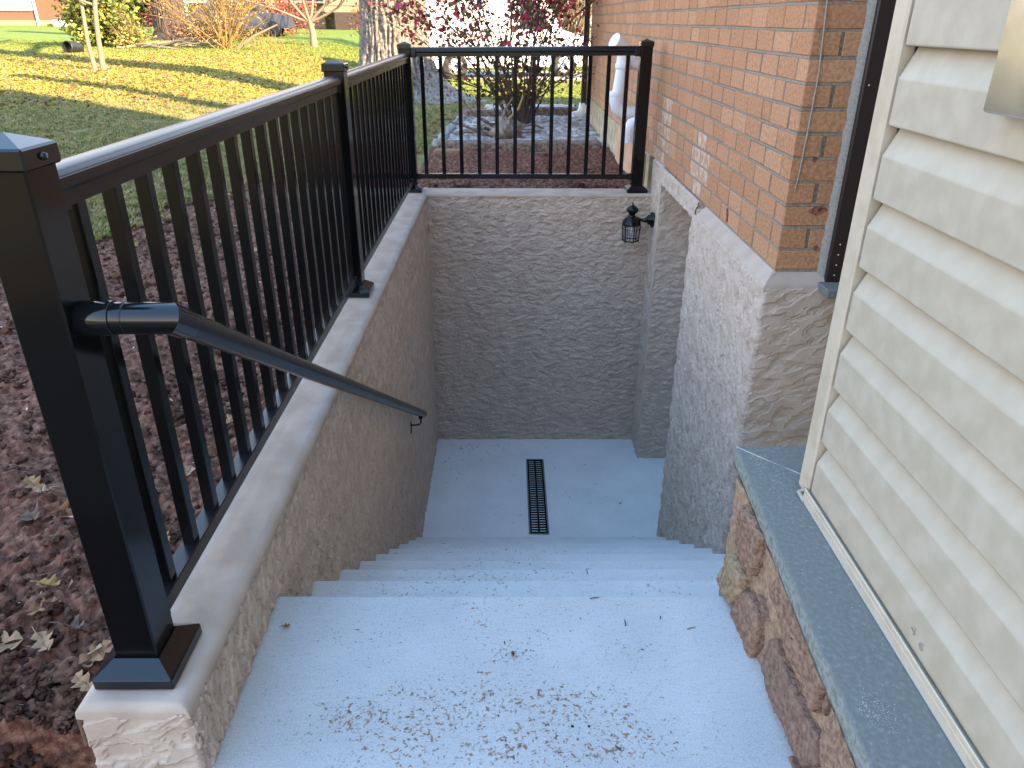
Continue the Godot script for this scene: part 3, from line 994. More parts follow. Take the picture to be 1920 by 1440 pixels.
# ---------------------------------------------------------------- house
func build_house() -> void:
	var h := thing("brick_house", "orange-tan brick house wall standing over the stairwell on the right", "house")
	var core := MB.new()
	core.box(Vector3((BX + 0.0028 + 8.0) / 2, (BY - 0.002 + 2.46) / 2, (BZ - 0.0035 - 10.29) / 2), Vector3(8.0 - BX - 0.0028, 2.46 - BY, 10.29 + BZ - 0.0035), 0.0)
	put("mortar_wall", core.mesh(), M.mortar_dark, h)
	# bricks: stretchers and headers alternate at the corner
	var L := 0.196
	var W := 0.100
	var H := 0.0738
	var J := 0.0125
	var C := 0.0842
	var shape := []
	for v in 5:
		for k in 3:   # 0 stretcher in z, 1 header in z, 2 stretcher in x
			var m := MB.new()
			var sz := Vector3(0.1, H, L)
			if k == 1:
				sz = Vector3(0.1, H, W)
			if k == 2:
				sz = Vector3(L, H, W)
			m.box(Vector3.ZERO, sz, 0.0016 + 0.0007 * v)
			rng.seed = 900 + v * 3 + k
			var seen_ := {}
			for i in m.v.size():
				var key := m.v[i].snapped(Vector3.ONE * 0.0001)
				if not seen_.has(key):
					seen_[key] = Vector3(rng.randf_range(-1, 1) * 0.0012, rng.randf_range(-1, 1) * 0.0014, rng.randf_range(-1, 1) * 0.0014)
				m.v[i] += seen_[key]
			shape.append(m.mesh())
	rng.seed = 77
	var spots := []
	for row in 23:
		var y := BY + 0.0052 + H / 2 + row * C
		var z := BZ
		if row % 2 == 0:   # the stretcher lies on the short face
			spots.append([2, Vector3(BX + L / 2, y, BZ - W / 2)])
			spots.append([2, Vector3(BX + L + J + L / 2, y, BZ - W / 2)])
			z -= W + J
		else:
			spots.append([2, Vector3(BX + W + J + L / 2, y, BZ - W / 2)])
		while z > -10.2:
			var kind := 0
			if row % 2 == 0 and z < -10.2 + L:
				kind = 1
			elif rng.randf() < 0.10:
				kind = 1
			var l := L if kind == 0 else W
			if z - l < -10.3:
				break
			spots.append([kind, Vector3(BX + 0.05, y, z - l / 2)])
			z -= l + J
	spots.sort_custom(func(a, b): return a[1].distance_squared_to(Vector3(0, 1.0, 0)) < b[1].distance_squared_to(Vector3(0, 1.0, 0)))
	var bj := MB.new()
	for row in 24:
		var y := BY + row * C
		bj.box(Vector3((BX + 0.0022 + BX + 0.05) / 2, y, (BZ - 0.0022 - 10.285) / 2), Vector3(0.0478, 0.0118, 10.285 + BZ - 0.0022), 0.002)
		bj.box(Vector3((BX + 0.0504 + 2.9) / 2, y, BZ - 0.0272), Vector3(2.9 - BX - 0.0504, 0.0118, 0.05), 0.002)
	put("bed_joints", bj.mesh(), M.mortar, h)
	var n := 0
	var far := [[], [], []]
	var wn := noise(1.0, 501, 2)
	for s in spots:
		var at: Vector3 = s[1]
		at += Vector3(rng.randf_range(-0.0015, 0.0015), 0, 0)
		var turn := Basis(Vector3.UP, PI if rng.randf() < 0.5 else 0.0) * Basis(Vector3.RIGHT, PI if rng.randf() < 0.5 else 0.0)
		turn = turn * Basis(Vector3.UP, rng.randf_range(-0.006, 0.006))
		if at.y < 1.46 and n < 290:
			n += 1
			var pale := exp(-pow((at.z + 4.15) / 0.16, 2.0)) * smoothstep(1.0, 0.55, at.y) + 0.75 * exp(-pow((at.z + 5.2) / 0.3, 2.0)) * smoothstep(1.15, 0.7, at.y)
			var mt: Material = M.brick[rng.randi() % 6]
			if pale + 0.3 * wn.get_noise_2d(at.z * 9.0, at.y * 9.0) > 0.42:
				mt = M.brick_white
			var o := put("brick", shape[(rng.randi() % 5) * 3 + s[0]], mt, h)
			o.position = at
			o.basis = turn
		else:
			far[s[0]].append([Transform3D(turn, at), rng.randi() % 6])
	for k in 3:
		for t in 6:
			var xf := []
			for q in far[k]:
				if q[1] == t:
					xf.append(q[0])
			if xf.size():
				many("far_bricks", shape[k], M.brick[t], xf, [], h)
	# foundation strip beyond the well, roof, upper storey, chimney
	var fd := MB.new()
	fd.box(Vector3((BX - 0.018 + 7.9) / 2, (BY - 0.004 - 1.2) / 2, (ZB - 0.205 - 10.28) / 2), Vector3(7.9 - BX + 0.018, BY - 0.004 + 1.2, 10.28 + ZB - 0.205), 0.006)
	put("foundation", fd.mesh(), M.parge_yellow, h)
	var pe := MB.new()
	pe.box(Vector3(BX - 0.025, 0.20, -6.45), Vector3(0.014, 0.44, 1.55), 0.004)
	put("parge_patch", pe.mesh(), M.parge_peach, h, "smooth peach cement patch on the foundation")
	var rf := MB.new()
	rf.prism(PackedVector2Array([Vector2(0.6, 2.40), Vector2(8.4, 2.40), Vector2(8.4, 2.55), Vector2(4.5, 3.6), Vector2(0.6, 2.55)]), Transform3D(Basis(), Vector3(0, 0, -10.6)), 7.9)
	put("roof", rf.mesh(), M.roof_grey, h)
	var up := MB.new()
	up.box(Vector3(3.05, 4.1, 0.45), Vector3(2.9, 7.8, 8.7), 0.0)
	put("upper_storey", up.mesh(), M.siding, h)
	var r2 := MB.new()
	r2.box(Vector3(3.05, 8.08, 0.45), Vector3(3.0, 0.16, 8.75), 0.02)
	put("upper_roof", r2.mesh(), M.roof_grey, h)
	var ch := MB.new()
	ch.box(Vector3(4.62, 5.6, -5.38), Vector3(0.30, 6.2, 0.30), 0.01)
	put("chimney", ch.mesh(), M.far_brick, h)
	# window beside the corner, in dark brown casing
	var wf := MB.new()
	wf.box(Vector3(1.262, 1.30, BZ - 0.010), Vector3(0.072, 1.84, 0.085), 0.004)
	wf.box(Vector3(1.312, 1.30, BZ - 0.022), Vector3(0.026, 1.84, 0.06), 0.002)
	wf.box(Vector3(1.76, 2.25, BZ - 0.02), Vector3(1.07, 0.07, 0.08), 0.004)
	wf.box(Vector3(1.76, 0.43, BZ - 0.02), Vector3(0.87, 0.07, 0.08), 0.004)
	wf.box(Vector3(2.26, 1.30, BZ - 0.02), Vector3(0.072, 1.83, 0.08), 0.004)
	var win := put("window", wf.mesh(), M.brown, h, "dark brown window casing beside the brick corner")
	var pg := MB.new()
	pg.box(Vector3(1.76, 1.34, BZ - 0.03), Vector3(0.88, 1.74, 0.01))
	put("pane", pg.mesh(), M.glass_dark, win)
	var sil := MB.new()
	sil.box(Vector3(1.75, 0.374, -2.735), Vector3(1.1, 0.034, 0.125), 0.004)
	put("window_sill", sil.mesh(), M.bluestone, win)
	var scw := MB.new()
	for y in [1.10, 0.54, 0.50, 0.46, 0.42]:
		scw.box(Vector3(1.245 + (0.0 if y > 1.0 else 0.01), y, BZ + 0.0335), Vector3(0.004, 0.004, 0.002))
	put("casing_screw", scw.mesh(), M.white_paint, win)
	var ck := PackedVector3Array()
	var kn := noise(1.0, 66, 2)
	for j in 60:
		var y := lerpf(0.40, 2.2, j / 59.0)
		var w := 0.006 * kn.get_noise_1d(y * 12.0)
		ck.append(Vector3(1.197 + w, y, BZ - 0.012))
		ck.append(Vector3(1.203 + w, y, BZ + 0.004 + w * 0.3))
		ck.append(Vector3(1.216, y, BZ + 0.012))
		ck.append(Vector3(1.229, y, BZ + 0.014))
	var cm := MB.new()
	cm.grid(ck, 4, 60, Vector3.BACK)
	put("caulk_strip", cm.mesh(), M.grey_caulk, h)
	# stray mortar spots and anchor holes on the near corner
	var hole := MB.new()
	for q in [[1.115, 0.845], [1.178, 0.518]]:
		hole.lathe([[0.0, 0.0006], [0.0055, 0.0012], [0.008, 0.0026], [0.010, 0.0008]], Vector3(q[0], q[1], BZ), 10, Basis(Quaternion(Vector3.UP, Vector3.BACK)))
	put("anchor_hole", hole.mesh(), M.brick_dark, h)
	var chipm := MB.new()
	chipm.prism(PackedVector2Array([Vector2(0, 0), Vector2(0.03, -0.012), Vector2(0.055, -0.004), Vector2(0.07, 0.012), Vector2(0.05, 0.024), Vector2(0.02, 0.02)]), Transform3D(Basis(), Vector3(1.125, 0.655, BZ + 0.001)), 0.0022)
	put("brick_scar", chipm.mesh(), M.brick_dark, h)
	var chip2 := MB.new()
	chip2.prism(PackedVector2Array([Vector2(0, 0), Vector2(0.02, 0.0), Vector2(0.028, 0.03), Vector2(0.035, 0.058), Vector2(0.018, 0.06), Vector2(0.006, 0.03)]), Transform3D(Basis(Vector3(0, 0, -1), Vector3(0, 1, 0), Vector3(1, 0, 0)), Vector3(BX - 0.0032, 0.445, -3.50)), 0.0022)
	put("brick_scar", chip2.mesh(), M.brick_dark, h)
	# wire on the short brick face
	var w := thing("wire", "thin grey cable hanging down the short brick face by the house corner", "cable")
	var wt := MB.new()
	wt.tube([Vector3(1.062, 2.2, BZ + 0.005), Vector3(1.063, 1.36, BZ + 0.006), Vector3(1.075, 1.13, BZ + 0.008), Vector3(1.071, 0.95, BZ + 0.007), Vector3(1.066, 0.80, BZ + 0.006), Vector3(1.061, 0.73, BZ + 0.004)], [0.0028, 0.0028, 0.0028, 0.003, 0.003, 0.002], 7)
	put("strand", wt.mesh(), M.grey_caulk, w)
	# downspout at the far corner
	var ds := thing("downspout", "dark brown downspout with white outlet at the far end of the brick wall", "downspout")
	var dm := MB.new()
	dm.box(Vector3(0.985, 1.52, -10.36), Vector3(0.07, 2.44, 0.10), 0.008)
	put("pipe", dm.mesh(), M.brown, ds)
	var de := MB.new()
	de.tube([Vector3(0.985, 0.33, -10.36), Vector3(0.975, 0.24, -10.35), Vector3(0.93, 0.19, -10.33), Vector3(0.84, 0.17, -10.30)], [0.055, 0.058, 0.056, 0.056], 10)
	put("outlet", de.mesh(), M.pvc, ds)

func build_pvc() -> void:
	var v := thing("vent_pipe", "white plastic vent pipe with elbows standing off the brick wall behind the end post", "pipe")
	var z := -6.25
	var r := 0.052
	var a := MB.new()
	a.tube([Vector3(0.862, 0.76, z), Vector3(0.893, 1.01, z)], [r, r], 20)
	put("riser", a.mesh(), M.pvc, v)
	var b := MB.new()
	b.tube([Vector3(0.858, 0.80, z), Vector3(0.855, 0.735, z), Vector3(0.868, 0.68, z), Vector3(0.905, 0.645, z), Vector3(0.955, 0.636, z), Vector3(1.05, 0.632, z)], [0.060, 0.060, 0.058, 0.058, 0.058, 0.058], 20)
	b.lathe([[0.0605, 0.0], [0.064, 0.002], [0.064, 0.03], [0.0605, 0.032]], Vector3(0.857, 0.765, z), 20)
	put("elbow", b.mesh(), M.pvc, v)
	var c := MB.new()
	c.tube([Vector3(0.889, 0.975, z), Vector3(0.897, 1.05, z), Vector3(0.89, 1.09, z + 0.01), Vector3(0.86, 1.125, z + 0.03), Vector3(0.80, 1.16, z + 0.06)], [0.059, 0.059, 0.058, 0.058, 0.060], 20)
	c.lathe([[0.059, 0.0], [0.063, 0.002], [0.063, 0.035], [0.059, 0.037]], Vector3(0.889, 0.965, z), 20)
	put("top_elbow", c.mesh(), M.pvc, v)
	var d := MB.new()
	d.tube([Vector3(1.05, 0.99, z - 0.03), Vector3(0.97, 1.0, z - 0.02), Vector3(0.935, 1.05, z), Vector3(0.905, 1.07, z)], [0.045, 0.045, 0.045, 0.045], 16)
	put("wall_stub", d.mesh(), M.pvc, v)
	var e := MB.new()
	var zz := -5.95
	e.tube([Vector3(1.05, 0.60, zz), Vector3(0.985, 0.598, zz), Vector3(0.945, 0.585, zz), Vector3(0.925, 0.55, zz), Vector3(0.92, 0.46, zz)], [0.055, 0.055, 0.055, 0.056, 0.058], 20)
	put("lower_elbow", e.mesh(), M.pvc, v)
	var f := MB.new()
	f.box(Vector3(1.028, 0.62, z), Vector3(0.02, 0.16, 0.16), 0.004)
	put("wall_flange", f.mesh(), M.brown, v)

# ---------------------------------------------------------------- siding, sill, stone base
func build_siding() -> void:
	var s := thing("siding_wall", "cream vinyl sided house wall filling the right edge beside the landing", "wall")
	var core := MB.new()
	core.box(Vector3((SX + 0.034 + 3.0) / 2, (ST + 2.9) / 2, (SZ + 0.012 + 3.2) / 2), Vector3(3.0 - SX - 0.034, 2.9 - ST, 3.2 - SZ - 0.012), 0.0)
	put("sheathing", core.mesh(), M.grate_frame, s)
	var wv := noise(1.0, 610, 2)
	for k in range(-1, 18):
		var yb := 0.487 + 0.129 * k
		var yt := yb + 0.129
		if k == -1:
			yb = ST + 0.028
		var prof := [Vector2(0.025, yt + 0.004), Vector2(0.0195, yt - 0.010), Vector2(0.0022, yt - 0.047), Vector2(0.0002, yt - 0.050), Vector2(0.0, yt - 0.054), Vector2(0.0, yb + 0.004), Vector2(0.0008, yb + 0.001), Vector2(0.003, yb), Vector2(0.028, yb + 0.0005)]
		var nv := 50
		var m := MB.new()
		var p := PackedVector3Array()
		for j in nv:
			var z := lerpf(SZ + 0.060, 3.0, pow(j / float(nv - 1), 1.6))
			for q in prof:
				p.append(Vector3(SX + q.x + 0.0007 * wv.get_noise_2d(z * 2.2, q.y * 8.0), q.y, z))
		m.grid(p, prof.size(), nv, Vector3(-1, 0.2, 0))
		put("siding_board", m.mesh(), M.siding, s)
	var t := MB.new()
	t.box(Vector3(SX + 0.010, (ST + 0.012 + 2.75) / 2, SZ + 0.026), Vector3(0.030, 2.75 - ST - 0.012, 0.052), 0.004)
	t.box(Vector3(SX + 0.062, (ST + 0.012 + 2.75) / 2, SZ + 0.008), Vector3(0.073, 2.75 - ST - 0.012, 0.014), 0.004)
	put("corner_trim", t.mesh(), M.siding_trim, s)
	var jc := MB.new()
	jc.box(Vector3(SX + 0.004, ST + 0.0125, 0.82), Vector3(0.031, 0.021, 4.43), 0.002)
	jc.box(Vector3(SX - 0.0095, ST + 0.029, 0.82), Vector3(0.004, 0.012, 4.43), 0.0015)
	put("starter_trim", jc.mesh(), M.siding_trim, s)
	var c := MB.new()
	c.tube([Vector3(SX - 0.009, ST + 0.004, SZ + 0.03), Vector3(SX - 0.0095, ST + 0.004, -0.9), Vector3(SX - 0.009, ST + 0.004, 0.4)], [0.0045, 0.004, 0.0045], 6)
	c.tube([Vector3(SX - 0.010, ST + 0.03, SZ + 0.05), Vector3(SX - 0.012, ST + 0.012, SZ + 0.03), Vector3(SX - 0.010, ST + 0.004, SZ + 0.06)], [0.005, 0.007, 0.006], 6)
	put("caulk_bead", c.mesh(), M.caulk, s)
	# pencilled figures on the lowest board, lying on their side
	var pm := MB.new()
	var pu := Vector3(0, 0.0, 1.0)
	var pv := Vector3(0, 1.0, 0.0)
	for st in [[Vector2(0.75, 0.0), Vector2(0.75, 1.0), Vector2(0.0, 0.35), Vector2(1.0, 0.35)], [Vector2(2.9, 1.0), Vector2(2.3, 0.7), Vector2(2.1, 0.3), Vector2(2.3, 0.02), Vector2(2.7, 0.05), Vector2(2.85, 0.3), Vector2(2.6, 0.5), Vector2(2.2, 0.35)]]:
		var path := []
		var rad := []
		for q in st:
			path.append(Vector3(SX - 0.0016, 0.388 - 0.003 * q.x, -0.940) + (pu * q.x + pv * q.y) * 0.0145)
			rad.append(0.0007)
		pm.tube(path, rad, 5)
	put("pencil_figures", pm.mesh(), M.pencil, s, "pencilled figures 4 6")
	var bx := thing("metal_box", "bare grey metal electrical box cover fixed to the cream siding at top right", "electrical box")
	var bm := MB.new()
	bm.box(Vector3(SX - 0.014, 1.40, -0.87), Vector3(0.034, 0.424, 0.40), 0.003)
	put("cover", bm.mesh(), M.metal, bx)
	var bb := MB.new()
	bb.box(Vector3(SX + 0.008, 1.40, -0.87), Vector3(0.012, 0.40, 0.37), 0.0)
	put("back_box", bb.mesh(), M.metal, bx)

	# bluestone sill: two slabs mitred at the corner
	var sl := thing("stone_sill", "blue-grey bluestone sill capping the fieldstone wall below the siding", "sill")
	var A := Vector2(0.575, -1.63)
	var B := Vector2(0.700, -1.50)
	var flat := Transform3D(Basis(Vector3.RIGHT, Vector3.BACK, Vector3.UP), Vector3(0, ST - 0.045, 0))
	var en := noise(1.0, 640, 3)
	var a := MB.new()
	# near slab with a split edge: top face, ragged front edge
	var nv := 90
	var tp := PackedVector3Array()
	for i in nv:
		var f := i / float(nv - 1)
		var z0 := lerpf(A.y, 0.4, f)
		var x0 := lerpf(A.x, 0.458, f)
		var zi := lerpf(B.y, 0.4, f)
		var xi := lerpf(0.71, 0.70, f)
		var e := 0.0035 * en.get_noise_1d(z0 * 14.0) + 0.002 * en.get_noise_1d(z0 * 60.0)
		tp.append(Vector3(xi, ST, zi))
		tp.append(Vector3(lerpf(x0, xi, 0.5), ST + 0.0006, (z0 + zi) * 0.5))
		tp.append(Vector3(x0 + 0.006 + e, ST, z0))
		tp.append(Vector3(x0 + 0.001 + e, ST - 0.004, z0))
	a.grid(tp, 4, nv, Vector3(0, 1, 0))
	var so := put("near_slab", a.mesh(), M.bluestone, sl)
	var ed := MB.new()
	var ep := PackedVector3Array()
	for i in nv:
		var f := i / float(nv - 1)
		var z0 := lerpf(A.y, 0.4, f)
		var x0 := lerpf(A.x, 0.458, f)
		var e := 0.0035 * en.get_noise_1d(z0 * 14.0) + 0.002 * en.get_noise_1d(z0 * 60.0)
		for k in 6:
			var y := ST - 0.004 - 0.041 * k / 5.0
			var g := 0.003 * en.get_noise_2d(z0 * 30.0, y * 60.0 + 5.0) * (1.0 if k > 0 else 0.0)
			ep.append(Vector3(x0 + 0.001 + e * (1.0 - k / 7.0) + g, y, z0))
		ep.append(Vector3(0.70, ST - 0.0452, lerpf(B.y, 0.4, f)))
	ed.grid(ep, 7, nv, Vector3(-1, 0, 0))
	put("slab_edge", ed.mesh(), M.bluestone_edge, so)
	var b := MB.new()
	b.prism(PackedVector2Array([A + Vector2(0.004, -0.002), Vector2(1.6, -1.645), Vector2(1.6, -1.45), B + Vector2(0.004, -0.002)]), flat, 0.0445)
	put("far_slab", b.mesh(), M.bluestone, sl)
	var jt := MB.new()
	var jd := Vector3(B.x - A.x, 0, B.y - A.y)
	jt.tube([Vector3(A.x + 0.004, ST - 0.001, A.y), Vector3(A.x, ST - 0.0005, A.y) + jd * 0.35, Vector3(A.x, ST - 0.001, A.y) + jd * 0.7, Vector3(A.x, ST - 0.0005, A.y) + jd], [0.0018, 0.0026, 0.0016, 0.0022], 6)
	put("mitre_joint", jt.mesh(), M.lime, sl)
	var ef := MB.new()   # white bloom of lime at the tip and along the slab
	rng.seed = 31
	for i in 1500:
		var cl := rng.randi() % 4
		var c0 := Vector2(0.607, -1.565)
		var sp := Vector2(0.012, 0.024)
		if cl == 1:
			c0 = Vector2(0.635, -1.48)
			sp = Vector2(0.024, 0.035)
		elif cl == 2:
			c0 = Vector2(0.565, -0.825)
			sp = Vector2(0.020, 0.018)
		elif cl == 3 and rng.randf() < 0.6:
			c0 = Vector2(0.63, -1.2)
			sp = Vector2(0.05, 0.2)
		var q := c0 + Vector2(rng.randfn(0, 1) * sp.x, rng.randfn(0, 1) * sp.y)
		if q.x < 0.59 - (q.y + 1.55) * 0.055:
			continue
		var sz := rng.randf_range(0.0002, 0.0009)
		var a0 := rng.randf() * TAU
		var d1 := Vector3(cos(a0), 0, sin(a0)) * sz * rng.randf_range(1.0, 3.0)
		var d2 := Vector3(-sin(a0), 0, cos(a0)) * sz
		var cc := Vector3(q.x, ST + 0.0012, q.y)
		ef.tri(cc - d1, cc + d2, cc + d1, Vector3.UP)
		ef.tri(cc - d1, cc - d2 * 0.7, cc + d1, Vector3.UP)
	var eo := put("lime_bloom", ef.mesh(), M.lime, sl)
	eo.set_meta("kind", "stuff")

	# fieldstone wall under the sill
	var w := thing("fieldstone_wall", "rough brown fieldstone wall with tan mortar between landing and bluestone sill", "wall")
	var mo := PackedVector3Array()
	var mn := noise(1.0, 650, 3)
	for j in 40:
		var y := lerpf(-0.32, ST - 0.046, j / 39.0)
		for i in 170:
			var z := lerpf(-1.56, 0.6, i / 169.0)
			mo.append(Vector3(0.567 + (0.0 if z < -0.4 else 0.0) + 0.006 * mn.get_noise_2d(z * 22.0, y * 22.0) + 0.004 * mn.get_noise_2d(z * 70.0, y * 70.0), y, z))
	var mm := MB.new()
	mm.grid(mo, 170, 40, Vector3.LEFT)
	mm.box(Vector3(1.10, -0.48, -0.46), Vector3(1.0, 1.52, 2.16), 0.01)
	put("mortar", mm.mesh(), M.stone_mortar, w)
	var S := [
		[0, 0.034, [0.275, -1.462, 0.284, -1.407, 0.284, -1.362, 0.284, -1.316, 0.249, -1.326, 0.207, -1.317, 0.163, -1.338, 0.153, -1.379, 0.154, -1.43, 0.173, -1.468, 0.214, -1.475]],
		[3, 0.050, [0.139, -1.451, 0.075, -1.483, 0.021, -1.497, 0.0, -1.467, 0.02, -1.398, 0.087, -1.358, 0.137, -1.361, 0.144, -1.408]],
		[0, 0.026, [0.21, -1.249, 0.283, -1.20, 0.284, -1.155, 0.284, -1.042, 0.281, -0.944, 0.255, -0.938, 0.212, -0.956, 0.167, -0.962, 0.167, -1.037, 0.176, -1.128, 0.195, -1.168, 0.202, -1.22]],
		[2, 0.012, [0.172, -0.958, 0.229, -0.947, 0.267, -0.932, 0.27, -0.916, 0.19, -0.934]],
		[0, 0.036, [-0.003, -1.40, 0.04, -1.392, 0.086, -1.378, 0.122, -1.33, 0.121, -1.282, 0.106, -1.247, 0.057, -1.237, 0.007, -1.249, -0.023, -1.259, -0.023, -1.325]],
		[2, 0.014, [0.14, -1.305, 0.156, -1.275, 0.14, -1.219, 0.122, -1.241]],
		[2, 0.030, [0.122, -1.189, 0.158, -1.154, 0.142, -1.118, 0.139, -1.051, 0.136, -0.995, 0.147, -0.931, 0.094, -0.905, 0.038, -0.947, 0.029, -1.012, 0.022, -1.092, 0.02, -1.165, 0.032, -1.188, 0.088, -1.198]],
		[1, 0.026, [0.275, -0.89, 0.279, -0.806, 0.231, -0.801, 0.184, -0.802, 0.108, -0.884, 0.152, -0.916, 0.21, -0.915, 0.252, -0.908]],
		[3, 0.022, [-0.035, -1.134, 0.0, -1.105, -0.008, -1.067, -0.04, -1.094]],
		[2, 0.030, [-0.03, -1.035, 0.012, -0.992, 0.02, -0.93, 0.07, -0.88, 0.05, -0.80, -0.03, -0.80, -0.05, -0.95]],
		[0, 0.032, [0.13, -0.86, 0.17, -0.79, 0.16, -0.62, 0.09, -0.60, 0.07, -0.78, 0.08, -0.85]],
		[1, 0.030, [0.28, -0.79, 0.284, -0.55, 0.18, -0.58, 0.19, -0.78]],
		[0, 0.034, [0.05, -0.78, 0.06, -0.55, -0.03, -0.5, -0.05, -0.77]],
		[2, 0.030, [0.28, -0.52, 0.284, -0.25, 0.10, -0.27, 0.08, -0.55, 0.17, -0.56]],
		[1, 0.030, [0.05, -0.5, 0.08, -0.25, -0.03, -0.2, -0.04, -0.47]],
	]
	for k in S.size():
		var pts := []
		var raw: Array = S[k][2]
		for i in range(0, raw.size(), 2):
			pts.append(Vector2(raw[i + 1], raw[i]))
		put("stone", field_stone(pts, 0.008 + S[k][1] * 0.72, 700 + k).mesh(), M.stone[S[k][0]], w)

func field_stone(pts: Array, depth: float, seed_: int) -> MB:
	# pts (z, y) on the wall plane; rings shrink towards the middle and stand out
	var n := noise(1.0, seed_, 3)
	var c := Vector2.ZERO
	for q in pts:
		c += q
	c /= pts.size()
	var dense := []
	for i in pts.size():
		var a: Vector2 = pts[i]
		var b: Vector2 = pts[(i + 1) % pts.size()]
		var k := maxi(2, int(a.distance_to(b) / 0.008))
		for j in k:
			var q := a.lerp(b, float(j) / k)
			var o := (q - c).normalized()
			dense.append(q + o * (0.004 * n.get_noise_2d(q.x * 60.0, q.y * 60.0)) - o * 0.001)
	var nu := dense.size() + 1
	var ring := [[1.0, -0.01], [1.0, 0.5], [0.985, 0.80], [0.95, 0.94], [0.86, 1.0], [0.68, 1.0], [0.5, 1.0], [0.32, 1.0], [0.15, 1.0], [0.02, 1.0]]
	var p := PackedVector3Array()
	for r in ring:
		for i in nu:
			var q: Vector2 = c + (dense[i % dense.size()] - c) * r[0]
			var h: float = depth * r[1] + (0.006 * n.get_noise_2d(q.x * 9.0, q.y * 9.0) + 0.004 * snappedf(n.get_noise_2d(q.x * 22.0 + 7.0, q.y * 14.0), 0.25) + 0.0028 * n.get_noise_2d(q.x * 70.0, q.y * 110.0)) * minf(1.0, maxf(0.0, r[1]))
			p.append(Vector3(0.577 - h, q.y, q.x))
	var m := MB.new()
	m.grid(p, nu, ring.size(), Vector3.LEFT)
	return m

# ---------------------------------------------------------------- ground
func rock(nu: int, nv: int, amp: float, seed_: int) -> ArrayMesh:
	var n := noise(1.0, seed_, 2)
	var p := PackedVector3Array()
	for j in nv + 1:
		var th := PI * j / nv
		for i in nu + 1:
			var ph := TAU * (i % nu) / nu
			var d := Vector3(sin(th) * cos(ph), cos(th), sin(th) * sin(ph))
			p.append(d * (1.0 + amp * (n.get_noise_3dv(d * 1.3) + 0.6 * n.get_noise_3dv(d * 3.1))))
	var m := MB.new()
	m.grid(p, nu + 1, nv + 1, Vector3.ZERO, PackedVector2Array(), PackedColorArray(), true)
	return m.mesh()

var g1: FastNoiseLite
var g2: FastNoiseLite
func soil_y(x: float, z: float) -> float:
	var base := 0.095
	if z > -1.0:
		base = lerpf(0.095, lerpf(0.06, -0.16, smoothstep(-1.05, -0.8, x)), smoothstep(-1.10, -0.90, z))
	var rough := 0.035 * g1.get_noise_2d(x * 1.6, z * 1.6) + 0.020 * g1.get_noise_2d(x * 6.0 + 40.0, z * 6.0) + 0.018 * g2.get_noise_2d(x * 22.0, z * 22.0) + 0.013 * absf(g2.get_noise_2d(x * 55.0, z * 55.0))
	return base + rough

func spaced(lo: float, hi: float, step_near: float, grow: float) -> Array:
	var out := [lo]
	var s := step_near
	while out[-1] < hi:
		out.append(minf(out[-1] + s, hi))
		s *= grow
	return out

func lit_zone(x: float, z: float) -> float:
	# how thickly fallen leaves cover the lawn: 1 under the trees on the left, 0 on the mown grass
	var n := g1.get_noise_2d(x * 0.35 + 9.0, z * 0.35)
	var a := smoothstep(-11.6, -13.2, z + 1.2 * n) * (1.0 - smoothstep(-20.5, -25.5, z + 2.0 * n + 0.25 * (x + 8.0)))
	a *= 1.0 - smoothstep(-5.0, -1.5, x + n)
	var patch := smoothstep(1.3, 0.6, Vector2((x + 7.4) / 1.5, (z + 11.6) / 0.9).length() + 0.4 * n)
	return clampf(maxf(a, patch), 0.0, 1.0)

